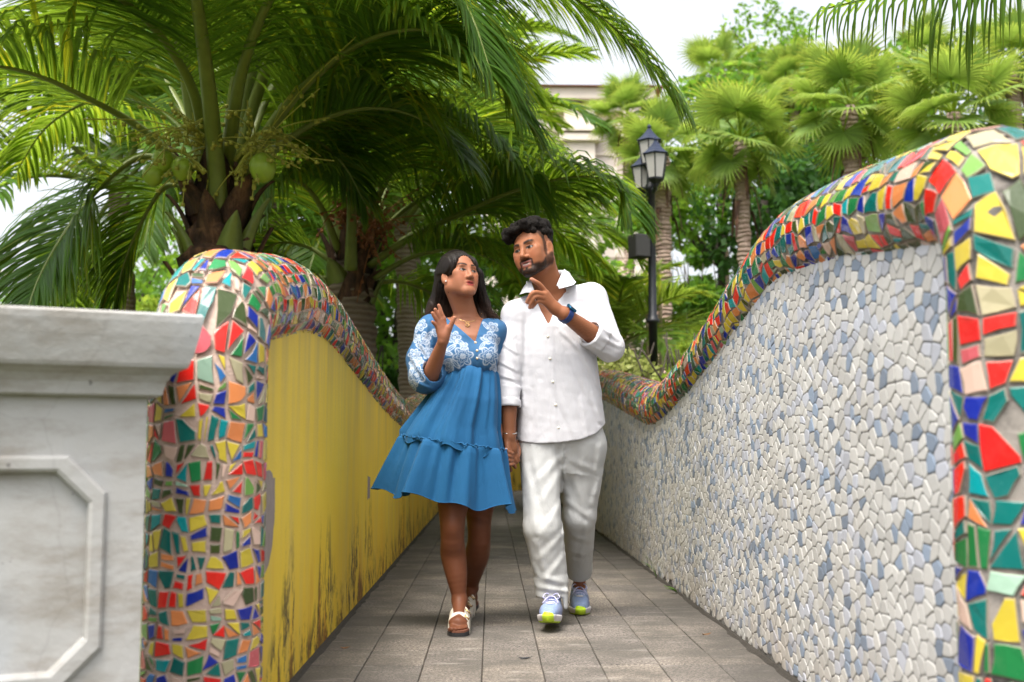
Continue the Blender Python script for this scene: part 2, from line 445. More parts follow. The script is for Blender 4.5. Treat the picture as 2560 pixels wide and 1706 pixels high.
k = NT('yellow_plaster'); p = k.pos(); geo = k.n('NewGeometry').outputs['Position']; sx = k.n('SeparateXYZ'); k.l(geo, sx.inputs[0]); Y, Z = sx.outputs[1], sx.outputs[2]
streak = k.pos((1, 1, .16)); vstreak = k.pos((1, 1, .10))
base = k.mix(k.noise(p, 2.2, 5), (.74, .515, .020), (.82, .61, .055))
orange = k.math('ADD', k.math('MULTIPLY', k.math('SUBTRACT', Y, 4.6), .16, True), k.math('MULTIPLY', k.math('SUBTRACT', .55, Z), .9, True), True)
base = k.mix(k.math('MULTIPLY', orange, k.ramp(k.noise(streak, 5, 5), [(.3, .25), (.65, 1.0)])), base, (.76, .42, .012))
pale = k.ramp(k.noise(vstreak, 9, 4), [(.45, 0.0), (.75, .5)]); base = k.mix(pale, base, (.58, .45, .13))
# grey weathering washed down from the coping and along the end of the wall
wash = k.math('MULTIPLY', k.ramp(k.noise(vstreak, 4.5, 6, .6), [(.34, 0.0), (.62, 1.0)]), k.math('MULTIPLY', k.math('SUBTRACT', Z, .62), 1.5, True))
base = k.mix(k.math('MULTIPLY', wash, .55), base, (.22, .185, .12))
endw = k.math('MULTIPLY', k.math('SUBTRACT', 3.55, Y), 1.6, True)
base = k.mix(k.math('MULTIPLY', endw, .55), base, (.33, .27, .12))
# black mould rising from the foot
mm = k.ramp(k.noise(k.pos((1, 1, .55)), 8, 9, .80), [(.48, 0.0), (.56, 1.0)])
lowm = k.math('MULTIPLY', k.math('SUBTRACT', .55, k.math('MULTIPLY', Z, k.ramp(k.noise(k.pos((1, 1, .01)), 2.2, 3), [(.38, 4.0), (.62, 1.0)]))), 3.2, True)
base = k.mix(k.math('MULTIPLY', k.math('MULTIPLY', mm, lowm), .93), base, (.022, .020, .012))
far = k.ramp(k.noise(k.pos((1, 1, .06)), 6, 6, .7), [(.60, 0.0), (.70, 1.0)])
base = k.mix(k.math('MULTIPLY', far, k.math('MULTIPLY', k.math('SUBTRACT', Y, 5.5), .07, True)), base, (.09, .065, .02))
rust = k.ramp(k.noise(k.pos((1, 1, .2)), 8, 6, .7), [(.54, 0.0), (.66, 1.0)])
base = k.mix(k.math('MULTIPLY', k.math('MULTIPLY', rust, k.math('SUBTRACT', 1.0, k.math('MULTIPLY', Z, 1.9), True)), .6), base, (.55, .19, .006))
k.col(base).set(Roughness=.75).bump(k.math('ADD', k.noise(p, 130, 4), k.math('MULTIPLY', k.noise(p, 9, 5), 2.0)), .22, .006)
wall_body('plaster_face', swl, XL, -1, 3.10, curve_l, k.m, left)
build_coping(left, swl, GROUT_L, random.Random(11), 'rounded coping and end pier set with broken glazed tiles in pink grout', lambda s: (.047, .044) if s < 1.35 else ((.068, .040) if s < 13 else (.12, .08)), (.0018, .0050))
# bare render where the paint has come away
PATCH_M = plain('bare_render', (.27, .225, .205), .9, var=.25, scale=30, bump=.4, bscale=160)
def patch(pts, y_of=None):
    r = random.Random(len(pts)); q = []
    for i in range(len(pts)):
        a, b = np.array(pts[i]), np.array(pts[(i + 1) % len(pts)])
        for t in (0, .25, .5, .75): q.append(a + (b - a) * t + (np.array([r.gauss(0, .003), r.gauss(0, .004)]) if t else 0))
    m = len(q); V = [(XL + .0015, y, z) for y, z in q] + [(XL - .006, y, z) for y, z in q]
    return mesh_obj('bare_patch', V, [list(range(m))[::-1]] + [[i, (i + 1) % m, m + (i + 1) % m, m + i] for i in range(m)], PATCH_M, left)
patch([(3.20, .36), (3.20, .68), (3.36, .695), (3.455, .67), (3.46, .55), (3.43, .47), (3.38, .42)])
patch([(6.05, .50), (6.05, .62), (6.17, .61), (6.16, .50)])

# ---- pebble face of the right wall
MORTAR_M = grout('pebble_mortar', (.10, .095, .09), (.26, .25, .24), (.03, .027, .023), .85)
wall_body('mortar_face', swr, XR, 1, 2.36, curve_r, MORTAR_M, right)
build_coping(right, swr, GROUT_R, random.Random(23), 'rounded coping and end pier set with broken glazed tiles in grey grout', lambda s: (.066, .058) if s < 1.35 else ((.066, .047) if s < 4.2 else ((.070, .042) if s < 13 else (.12, .08))), (.0014, .0040))
k = NT('tumbled_pebble'); c = k.vcol(); p = k.pos()
c = k.mix(k.math('MULTIPLY', k.ramp(k.noise(p, 2.0, 6, .6), [(.48, 0.0), (.72, 1.0)]), .18), c, (.40, .31, .20))
sxx = k.n('SeparateXYZ'); k.l(k.n('NewGeometry').outputs['Position'], sxx.inputs[0])
foot = k.math('MULTIPLY', k.math('SUBTRACT', .30, sxx.outputs[2]), 2.4, True)
c = k.mix(k.math('MULTIPLY', k.math('MULTIPLY', foot, k.ramp(k.noise(p, 3.2, 5), [(.38, 0.0), (.62, 1.0)])), .55), c, (.36, .24, .14))
k.col(k.mix(k.math('MULTIPLY', k.noise(p, 140, 4, .7), .22), c, (.33, .36, .40))).set(Roughness=.5).bump(k.noise(p, 60, 3), .15, .003); PEB_M = k.m
def pebble_cells(r, ya, yb, cw, ch, ztop):
    zg = np.arange(0, 30, .01); zt_ = np.interp(zg, *swr.zm) - .09 if hasattr(swr, 'zm') else None
    ztop = lambda y: zt_[int(y * 100)]
    ny, nz = int((yb - ya) / cw) + 1, int(1.5 / ch) + 2; an = ch / cw
    pt = {(i, j): (ya + (i + .5 + r.uniform(-.42, .42)) * cw, ((j + (.5 if i % 2 else 0)) + r.uniform(-.42, .42)) * ch / an) for i in range(-2, ny + 2) for j in range(-2, nz + 2)}
    out = []; nb = [(a, b) for a in (-2, -1, 0, 1, 2) for b in (-2, -1, 0, 1, 2) if (a, b) != (0, 0) and abs(a) + abs(b) < 4]
    for i in range(ny):
        for j in range(-1, nz):
            c = pt[i, j]
            if c[1] * an > ztop(c[0]) - .004 or c[1] * an < .008: continue
            poly = [(c[0] - .2, c[1] - .2), (c[0] + .2, c[1] - .2), (c[0] + .2, c[1] + .2), (c[0] - .2, c[1] + .2)]
            g = r.uniform(.0011, .0024)
            for a, b in nb:
                q = pt.get((i + a, j + b))
                if q is None: continue
                n = (q[0] - c[0], q[1] - c[1]); L = math.hypot(*n)
                if L > 3.2 * cw: continue
                n = (n[0] / L, n[1] / L); poly = clip(poly, n, (c[0] + q[0]) / 2 * n[0] + (c[1] + q[1]) / 2 * n[1] - g)
                if len(poly) < 3: break
            if len(poly) >= 3: out.append([(y, z * an) for y, z in poly])
    return out
def chaikin(p):
    q = []
    for i in range(len(p)):
        a, b = p[i], p[(i + 1) % len(p)]
        q += [(a[0] * .85 + b[0] * .15, a[1] * .85 + b[1] * .15), (a[0] * .15 + b[0] * .85, a[1] * .15 + b[1] * .85)]
    return q
def pebble_mesh(poly, r, round_it):
    if round_it: poly = chaikin(poly)
    m = len(poly); c = (sum(w[0] for w in poly) / m, sum(w[1] for w in poly) / m); h = r.uniform(.0014, .0030)
    pt = lambda y, z, o: (XR + curve_r(y) - o, y, z)
    V = [pt(y, z, -.002) for y, z in poly] + [pt(y, z, h * .5) for y, z in poly]
    V += [pt(c[0] + .88 * (y - c[0]), c[1] + .82 * (z - c[1]), h) for y, z in poly]
    Fc = [[i, (i + 1) % m, m + (i + 1) % m, m + i] for i in range(m)] + [[m + i, m + (i + 1) % m, 2 * m + (i + 1) % m, 2 * m + i] for i in range(m)] + [[2 * m + i for i in range(m)]]
    if area(poly) and sum(poly[i][0] * poly[(i + 1) % m][1] - poly[(i + 1) % m][0] * poly[i][1] for i in range(m)) > 0: Fc = [f[::-1] for f in Fc]
    w = r.random()
    if w < .68: col = np.array((.60, .59, .56)) * r.uniform(.82, 1.12)
    elif w < .86: col = np.array((.50, .52, .58)) * r.uniform(.85, 1.15)
    else: col = np.array((.20, .255, .34)) * r.uniform(.8, 1.5)
    return V, Fc, [tuple(col)] * len(Fc)
r = random.Random(5)
ztop = lambda y: swr.zc_at(y) - .09
cells = pebble_cells(r, 2.445, 17.5, .051, .038, ztop)
cc_ = np.array([(XR, sum(w[0] for w in q) / len(q), sum(w[1] for w in q) / len(q)) for q in cells])
order = np.argsort(-view_size(cc_, np.array([-1.0, 0, 0]), np.array([area(q) for q in cells])))
scored = [cells[i] for i in order]
bv, bf, bc = [], [], []
mf = [o for o in right.children if o.name.startswith('mortar_face')][0]
for i, q in enumerate(scored):
    V, Fc, cc = pebble_mesh(q, r, q[0][0] < 11.0)
    if i < 300: mesh_obj('pebble', V, Fc, PEB_M, mf, fcol=cc)
    else:
        b = len(bv); bv += V; bf += [[w + b for w in f] for f in Fc]; bc += cc
tag(mesh_obj('pebble', bv, bf, PEB_M, mf, fcol=bc), kind='stuff')

# ------------------------------------------------------------------ concrete pier at the left
k = NT('painted_concrete'); p = k.pos()
base = k.mix(k.noise(p, 3.4, 6, .6), (.33, .325, .315), (.44, .435, .425))
base = k.mix(k.math('MULTIPLY', k.ramp(k.noise(k.pos((1, 1, 3.2)), 4, 7, .7), [(.46, 0.0), (.68, 1.0)]), .62), base, (.20, .17, .13))
base = k.mix(k.math('MULTIPLY', k.ramp(k.noise(k.pos((1, 1, .4)), 5.5, 4), [(.5, 0.0), (.7, 1.0)]), .30), base, (.40, .45, .52))
vo = k.n('TexVoronoi', feature='DISTANCE_TO_EDGE', i_Scale=1.7); wv = k.n('Mix', data_type='VECTOR'); wv.inputs[0].default_value = .12; k.l(p, wv.inputs[4]); nz = k.n('TexNoise', i_Scale=6.0, i_Detail=6.0); k.l(p, nz.inputs['Vector']); k.l(nz.outputs['Color'], wv.inputs[5]); k.l(wv.outputs[1], vo.inputs['Vector'])
base = k.mix(k.math('MULTIPLY', k.ramp(vo.outputs['Distance'], [(.0015, 1.0), (.005, 0.0)]), .14), base, (.10, .09, .08))
ugrime = k.n('SeparateXYZ'); k.l(k.n('NewGeometry').outputs['Position'], ugrime.inputs[0])
spots = k.ramp(k.noise(p, 34, 2, .5), [(.74, 0.0), (.78, 1.0)]); base = k.mix(k.math('MULTIPLY', spots, .7), base, (.10, .095, .09))
k.col(base).set(Roughness=.8).bump(k.math('ADD', k.noise(p, 60, 5), k.math('MULTIPLY', k.noise(p, 8, 4), 2.0)), .25, .006); PIER_M = k.m
PA = math.radians(24)                                      # the front turns away to the right
corner = np.array([*at(360, 1300, 2.56)[:2], 0]); ex = np.array([math.cos(PA), math.sin(PA), 0]); ey = np.array([-math.sin(PA), math.cos(PA), 0])
pier = empty('concrete_pier', corner - .45 * ex + .2 * ey, 'whitewashed concrete pier with moulded cap and framed recessed panel', 'pier')
def pf(a, b, z): return corner + a * ex + b * ey + np.array([0, 0, z])     # a along the front (negative = left), b inward
W, D = -.92, .36
ZB, ZC = -.03, .873
# body with a chamfer-cornered recess in its front
def octo(a0, a1, z0, z1, ch): return [(a0 + ch, z0), (a1 - ch, z0), (a1, z0 + ch), (a1, z1 - ch), (a1 - ch, z1), (a0 + ch, z1), (a0, z1 - ch), (a0, z0 + ch)]
o1 = octo(-.775, -.106, .272, .716, .072)
def rect_like(o, a0, a1, z0, z1):
    return [(o[0][0], z0), (o[1][0], z0), (a1, o[2][1]), (a1, o[3][1]), (o[4][0], z1), (o[5][0], z1), (a0, o[6][1]), (a0, o[7][1])]
V = [pf(a, 0, z) for a, z in o1] + [pf(a, 0, z) for a, z in rect_like(o1, W, 0, ZB, ZC)] + [pf(W, 0, ZB), pf(0, 0, ZB), pf(0, 0, ZC), pf(W, 0, ZC)]
Fc = [[i, (i + 1) % 8, 8 + (i + 1) % 8, 8 + i] for i in (0, 2, 4, 6)]
Fc += [[1, 9, 17, 10, 2], [3, 11, 18, 12, 4], [5, 13, 19, 14, 6], [7, 15, 16, 8, 0]]
b = len(V); V += [pf(W, D, ZB), pf(0, D, ZB), pf(0, D, ZC), pf(W, D, ZC)]
Fc += [[17, b + 1, b + 2, 18, 11, 10], [b, 16, 15, 14, 19, b + 3], [b + 1, b, b + 3, b + 2]]
b2 = len(V); V += [pf(a, .014, z) for a, z in o1]; Fc += [[i, b2 + i, b2 + (i + 1) % 8, (i + 1) % 8] for i in range(8)]
Fc.append([b2 + i for i in range(8)])
mesh_obj('shaft', V, Fc, PIER_M, pier)
def ring(o_out, o_in, z_prof):
    V, Fc = [], []; L = len(z_prof)
    for t, bb in z_prof:
        V += [pf(a * (1 - t) + c * t, bb, z * (1 - t) + d * t) for (a, z), (c, d) in zip(o_out, o_in)]
    for q in range(L - 1): Fc += [[q * 8 + i, q * 8 + (i + 1) % 8, (q + 1) * 8 + (i + 1) % 8, (q + 1) * 8 + i] for i in range(8)]
    return V, Fc
V, Fc = ring(octo(-.80, -.080, .246, .741, .08), octo(-.762, -.119, .284, .703, .068), [(0, .001), (.04, -.008), (.2, -.013), (.75, -.013), (.92, -.008), (1, .013)])
mesh_obj('panel_frame', V, Fc, PIER_M, pier)
# moulded cap: (overhang, height)
prof = [(-.015, .870), (.022, .870), (.028, .874), (.030, .884), (.034, .900), (.044, .916), (.058, .926), (.074, .932), (.078, .940), (.085, .965), (.094, 1.0), (.100, 1.030), (.101, 1.044), (.097, 1.050), (-.05, 1.052)]
V, Fc = [], []
for o_, z in prof: V += [pf(W - o_, -o_, z), pf(o_, -o_, z), pf(o_, D + o_, z), pf(W - o_, D + o_, z)]
for i in range(len(prof) - 1): Fc += [[i * 4 + j, i * 4 + (j + 1) % 4, i * 4 + 4 + (j + 1) % 4, i * 4 + 4 + j] for j in range(4)]
Fc += [[3, 2, 1, 0], [4 * len(prof) - 4 + j for j in range(4)]]
mesh_obj('cap', V, Fc, PIER_M, pier)
# ------------------------------------------------------------------ palms and other planting
def leaf_mat(name, dark, light, trans, amount=.35, rough=.42, spec=.22):
    k = NT(name); c = k.vcol(); p = k.pos()
    n = k.noise(p, 3.0, 3); base = k.mix(n, dark, light); base = k.mix(1.0, base, c, 'MULTIPLY')
    k.col(base).set(Roughness=rough, Specular_IOR_Level=spec)
    k.translucent(k.mix(1.0, k.mix(n, trans, tuple(min(1, x * 1.25) for x in trans)), c, 'MULTIPLY'), amount); return k.m
COCO_M = leaf_mat('coconut_leaf', (.040, .110, .014), (.085, .175, .022), (.27, .40, .03), .50)
COCO_LIGHT = leaf_mat('young_coconut_leaf', (.075, .15, .02), (.13, .22, .035), (.34, .46, .05), .45)
FAN_M = leaf_mat('fan_palm_leaf', (.12, .215, .04), (.20, .31, .07), (.34, .48, .07), .40, .5)
STALK_M = plain('green_stalk', (.15, .19, .035), .45, var=.35, scale=12, bump=.2, bscale=60)
k = NT('palm_fibre'); p = k.pos((1, 1, .35)); n = k.noise(p, 14, 6, .65)
k.col(k.ramp(n, [(.30, (.018, .011, .009)), (.5, (.085, .040, .024)), (.66, (.21, .105, .06))])).set(Roughness=.9).bump(k.noise(k.pos((1, 1, .18)), 60, 5, .7), .9, .02); FIBRE_M = k.m
k = NT('palm_bark'); p = k.pos(); rings = k.n('TexWave', wave_type='BANDS', bands_direction='Z'); rings.inputs['Scale'].default_value = 6.0; rings.inputs['Distortion'].default_value = 3.5; rings.inputs['Detail'].default_value = 3
k.l(p, rings.inputs['Vector'])
k.col(k.mix(rings.outputs[1], k.mix(k.noise(p, 9, 5), (.12, .085, .062), (.20, .15, .11)), (.24, .19, .15))).set(Roughness=.9).bump(k.math('ADD', rings.outputs[1], k.noise(p, 50, 5)), .7, .02); BARK_M = k.m

def frond_mesh(P, width, leaflet, seed, sag=1.0, n=90, rad=.022, bare=.22, twist=0.0, lw=.030, seg=5):
    """A feather leaf. P: world points of its midrib, base to tip. Leaflets leave it on both sides and hang by their weight."""
    r = np.random.RandomState(seed); C = catmull(P, 40); s = np.linspace(0, 1, 40); V, Fc, K = [], [], []
    mb = MB(); mb.tube(C, rad * (1.35 - 1.25 * s ** .8) + .002, 6, flat=.7); stalk = mb
    T = np.gradient(C, axis=0); T /= np.linalg.norm(T, axis=1)[:, None]
    side0 = np.cross(T, (0, 0, 1.0)); ok = np.linalg.norm(side0, axis=1) > .15
    ref = side0[ok][0] if ok.any() else np.array([1.0, 0, 0]); side = np.where(ok[:, None], side0, ref); side /= np.linalg.norm(side, axis=1)[:, None]
    up = np.cross(side, T)
    verts, faces, cols = [], [], []
    for sg in (-1, 1):
        q = bare + (1 - bare) * np.linspace(0, 1, n) ** .92 + r.uniform(-.004, .004, n); q = np.clip(q, 0, .998)
        I = lambda A: np.stack([np.interp(q, s, A[:, k]) for k in range(3)], 1)
        c, t, sd, u = I(C), I(T), I(side) * sg, I(up)
        x = (q - bare) / (1 - bare)
        L = leaflet * (.55 + .75 * np.sin(np.clip(x * 1.15 + .18, 0, 1) * math.pi) ** .8) * r.uniform(.85, 1.1, n); L *= np.where(x > .9, 1 - (x - .9) * 4.5, 1)
        fw = .45 + .75 * x + r.normal(0, .06, n); d = t * fw[:, None] + sd + u * (.42 - .25 * x + twist + r.normal(0, .10, n))[:, None]; d /= np.linalg.norm(d, axis=1)[:, None]
        p = c.copy(); tint = r.uniform(.7, 1.25, n); yel = (r.random(n) < .10) * r.uniform(.3, 1, n)
        rows = []
        for j in range(seg + 1):
            f = j / seg; w = lw * (np.sin(np.clip(f * .86 + .14, 0, 1) * math.pi) ** .55 if j < seg else 0.02) * (.6 + .4 * np.sin(np.clip(x, 0, 1) * 2.6)) * np.ones(n)
            wd = np.cross(d, u); wd /= np.maximum(np.linalg.norm(wd, axis=1), 1e-6)[:, None]
            nn = np.cross(wd, d)
            rows += [p - wd * (w / 2)[:, None] - nn * (w * .18)[:, None], p + nn * (w * .10)[:, None], p + wd * (w / 2)[:, None] - nn * (w * .18)[:, None]]
            if j < seg:
                p = p + d * (L / seg)[:, None]; g = sag * (.10 + .34 * f) * r.uniform(.8, 1.2, n)
                d = d + np.array([0, 0, -1.0]) * g[:, None] + r.normal(0, .03, (n, 3)); d /= np.linalg.norm(d, axis=1)[:, None]
        A = np.stack(rows, 1)                                   # n, rows, 3
        b = sum(len(v) for v in verts); m = A.shape[1]; verts.append(A.reshape(-1, 3))
        base = (np.arange(n) * m + b)[:, None]
        fs = []
        for j in range(seg):
            for e in (0, 1): fs.append(np.stack([base[:, 0] + j * 3 + e, base[:, 0] + j * 3 + e + 1, base[:, 0] + j * 3 + e + 4, base[:, 0] + j * 3 + e + 3], 1))
        faces.append(np.concatenate(fs))
        col = np.ones((n, m, 3)) * tint[:, None, None]; fr = np.repeat(np.linspace(0, 1, seg + 1), 3)
        ty = np.clip(yel[:, None] + np.clip(fr - .82, 0, 1)[None] * 3.0 * (r.random(n) < .5)[:, None], 0, 1)[..., None]; col = col * (1 - ty) + ty * np.array((1.9, 1.25, .7)); cols.append(col.reshape(-1, 3))
    return np.concatenate(verts), np.concatenate(faces), np.concatenate(cols), stalk
def add_frond(tree, P, seed, mat=COCO_M, **kw):
    kw['n'] = int(kw.get('n', 90) * 1.35); V, Fc, K, st = frond_mesh(P, 1, kw.pop('leaflet', .75), seed, **kw)
    o = mesh_obj('frond', V, Fc, mat, tree, smooth=False, vcol=K); st.build('midrib', STALK_M, o, True); return o
def arc(base, az, el, length, droop):
    """Midrib points of a leaf that leaves `base` at azimuth az and elevation el and bends down under its weight."""
    P = [np.asarray(base, float)]; e = el; h = np.array([math.cos(az), math.sin(az), 0])
    for i in range(7): P.append(P[-1] + (h * math.cos(e) + np.array([0, 0, math.sin(e)])) * length / 7); e -= droop / 7 * (.5 + i * .17)
    return P
def trunk(tree, pts, rad, mat=BARK_M, n=14, rings=60, rough=.08, seed=0):
    r = np.random.RandomState(seed); C = catmull(np.column_stack([pts, rad]), rings); V = []
    for i, (x, y, z, q) in enumerate(C):
        for k in range(n):
            a = 2 * math.pi * k / n; w = q * (1 + rough * r.normal() * .5 + rough * math.sin(i * 1.9 + 2 * math.sin(a))); V.append((x + w * math.cos(a), y + w * math.sin(a), z))
    Fc = [[i * n + k, i * n + (k + 1) % n, (i + 1) * n + (k + 1) % n, (i + 1) * n + k] for i in range(rings - 1) for k in range(n)] + [[(rings - 1) * n + k for k in range(n)]]
    return mesh_obj('trunk', V, Fc, mat, tree, smooth=True)
def leaf_bases(tree, c, r0, h, n, seed):
    """Old brown leaf bases and fibre that wrap the top of the trunk."""
    r = random.Random(seed)
    for i in range(n):
        a = i * 2.4 + r.uniform(-.2, .2); z = c[2] - h + h * i / n; d = np.array([math.cos(a), math.sin(a), 0]); w = np.array([-d[1], d[0], 0]); L = r.uniform(.30, .55); hw = r.uniform(.10, .16); V = []
        for j in range(6):
            t = j / 5; cc = np.array([c[0], c[1], z]) + d * (r0 * (.95 + .55 * t + .25 * t * t)) + np.array([0, 0, L * t - .10 * t * t]); ww = hw * (1 - t) ** .7 + .006; bend = d * -.03 * (1 - t)
            V += [cc - w * ww + bend, cc + d * .018, cc + w * ww + bend, cc - d * .015]
        Fc = [[j * 4 + k, j * 4 + (k + 1) % 4, j * 4 + 4 + (k + 1) % 4, j * 4 + 4 + k] for j in range(5) for k in range(4)]
        mesh_obj('leaf_base', V, Fc, FIBRE_M if r.random() < .8 else STALK_M, tree, smooth=True)
NUT_M = plain('green_coconut', (.27, .38, .04), .3, var=.3, scale=14)
FLOWER_M = plain('palm_flower', (.34, .33, .06), .7, var=.3, scale=60); DRY_M = plain('dry_stalk', (.26, .10, .04), .9, var=.4, scale=30)
def coconut(tree, c, s=.085):
    mb = MB(); mb.lathe(c, [(.0, -1.15 * s), (.35 * s, -1.05 * s), (.72 * s, -.75 * s), (.95 * s, -.25 * s), (1.0 * s, .15 * s), (.86 * s, .62 * s), (.55 * s, .95 * s), (.2 * s, 1.08 * s), (0, 1.09 * s)], 14); return mb.build('coconut', NUT_M, tree, True)
def spray(tree, base, tip, n, seed, mat, name):
    r = random.Random(seed); mb = MB(); base, tip = np.asarray(base), np.asarray(tip); mb.tube(catmull([base, (base + tip) / 2 + np.array([0, 0, .06]), tip], 8), [.014] * 8, 5)
    for i in range(n):
        b = base + (tip - base) * r.uniform(.25, 1); d = N(tip - base) * .4 + np.array([r.gauss(0, .6), r.gauss(0, .6), r.gauss(-.1, .5)]); L = r.uniform(.18, .45)
        P = [b, b + d * L * .4 + np.array([0, 0, .02]), b + d * L + np.array([0, 0, -.06])]; mb.tube(catmull(P, 6), .0045, 4, cap=False)
        for q in range(3): c = P[0] + (P[2] - P[0]) * r.uniform(.3, 1); mb.box(c, (.011, .011, .011), col=(1, 1, 1))
    return mb.build(name, mat, tree, True)

# ---- the near coconut palm behind the end of the yellow wall
c1 = at(552, 452, 7.6)
p1 = empty('coconut_palm', (c1[0], c1[1], -.06), 'coconut palm bearing green nuts behind the end of the yellow wall', 'palm tree')
trunk(p1, [(c1[0] - .1, c1[1] + .05, -.08), (c1[0] - .02, c1[1], .9), (c1[0], c1[1], 1.7), (c1[0], c1[1], 2.05), (c1[0], c1[1], c1[2] + .15)], [.22, .20, .21, .235, .12], FIBRE_M, rough=.14, seed=1)
leaf_bases(p1, (c1[0], c1[1], c1[2] - .02), .20, 1.05, 26, 2)
pa = lambda *q: [atd(*w) for w in q]
FR1 = [  # midribs surveyed from the photograph: (u, v, depth)
    ([(505, 505, 7.45), (492, 330, 7.25), (470, 130, 6.7), (440, -60, 5.9), (400, -170, 5.1), (350, -190, 4.5)], dict(leaflet=1.0, n=100, rad=.050, bare=.30)),
    ([(470, 400, 7.6), (440, 260, 7.5), (418, 120, 7.3), (370, -60, 6.9), (300, -160, 6.4), (210, -170, 5.9)], dict(leaflet=.95, n=90, rad=.045)),
    ([(440, 400, 7.6), (330, 300, 7.5), (200, 225, 7.2), (60, 165, 6.9), (-90, 150, 6.6), (-220, 200, 6.3)], dict(leaflet=.95, n=90, rad=.035, bare=.3)),
    ([(430, 395, 7.7), (330, 360, 7.7), (240, 420, 7.6), (160, 520, 7.4), (90, 640, 7.2), (50, 760, 7.1)], dict(leaflet=.72, n=90, rad=.030, bare=.25)),
    ([(440, 430, 7.8), (380, 430, 7.9), (330, 500, 7.9), (290, 590, 7.9), (262, 690, 7.9)], dict(leaflet=.66, n=70, rad=.026, bare=.2)),
    ([(560, 400, 7.55), (640, 270, 7.4), (730, 170, 7.1), (850, 90, 6.8), (980, 70, 6.5), (1100, 140, 6.3)], dict(leaflet=1.0, n=110, rad=.042, bare=.26)),
    ([(545, 380, 7.6), (590, 220, 7.5), (660, 60, 7.2), (770, -60, 6.9), (920, -90, 6.6), (1060, 0, 6.4), (1130, 170, 6.3)], dict(leaflet=1.0, n=110, rad=.042, bare=.28)),
    ([(540, 380, 7.7), (570, 200, 7.7), (640, 20, 7.6), (800, -110, 7.5), (1020, -130, 7.3), (1240, -50, 7.2), (1420, 70, 7.1), (1560, 232, 7.0)], dict(leaflet=.95, n=130, rad=.040, bare=.25)),
    ([(500, 380, 7.7), (490, 200, 7.8), (560, 40, 8.0), (700, -20, 8.2), (860, 10, 8.4), (1000, 120, 8.5)], dict(leaflet=.9, n=100, rad=.036)),
    ([(480, 390, 7.7), (400, 220, 7.9), (300, 90, 8.1), (160, 30, 8.2), (20, 60, 8.3)], dict(leaflet=.85, n=90, rad=.034)),
    ([(480, 390, 7.6), (440, 200, 7.2), (330, 40, 6.6), (180, -50, 6.1), (20, -60, 5.7), (-140, 10, 5.4)], dict(leaflet=.95, n=90, rad=.036)),
    ([(560, 420, 7.8), (640, 330, 8.1), (720, 320, 8.4), (790, 380, 8.6), (840, 470, 8.7)], dict(leaflet=.7, n=80, rad=.028)),
    ([(520, 380, 7.5), (560, 150, 6.9), (650, -60, 6.1), (760, -190, 5.4), (880, -210, 4.8)], dict(leaflet=.95, n=90, rad=.036)),
    ([(520, 380, 7.7), (540, 180, 7.6), (590, -30, 7.4), (640, -200, 7.1)], dict(leaflet=.95, n=80, rad=.036)),
    ([(560, 410, 7.7), (690, 300, 7.7), (830, 250, 7.6), (960, 270, 7.5), (1060, 360, 7.4)], dict(leaflet=.9, n=100, rad=.034)),
    ([(555, 395, 7.6), (680, 215, 7.5), (860, 110, 7.4), (1000, 90, 7.3), (1120, 150, 7.2), (1200, 270, 7.1)], dict(leaflet=.95, n=110, rad=.036)),
    ([(490, 385, 7.8), (420, 300, 8.2), (330, 240, 8.6), (220, 230, 8.9), (110, 290, 9.2), (40, 390, 9.4)], dict(leaflet=.8, n=80, rad=.030)),
    ([(550, 385, 7.8), (640, 180, 8.1), (790, 60, 8.4), (960, 40, 8.7), (1110, 110, 8.9), (1220, 230, 9.1)], dict(leaflet=.9, n=100, rad=.034)),
]
for i, (P, kw) in enumerate(FR1): add_frond(p1, pa(*P), 100 + i, sag=1.35, lw=.027, **kw)
for u, v in ((374, 370), (417, 388), (604, 386), (352, 402)): coconut(p1, atd(u, v, 7.15 if u > 500 else 7.25), .088 if u > 500 else .070)
spray(p1, atd(520, 380, 7.4), atd(420, 290, 7.2), 40, 1, FLOWER_M, 'flower_spray'); spray(p1, atd(540, 370, 7.4), atd(625, 300, 7.2), 26, 2, FLOWER_M, 'flower_spray')
spray(p1, atd(540, 400, 7.3), atd(602, 350, 7.15), 16, 3, FLOWER_M, 'fruit_stalk'); spray(p1, atd(470, 400, 7.3), atd(375, 345, 7.25), 18, 4, FLOWER_M, 'fruit_stalk')

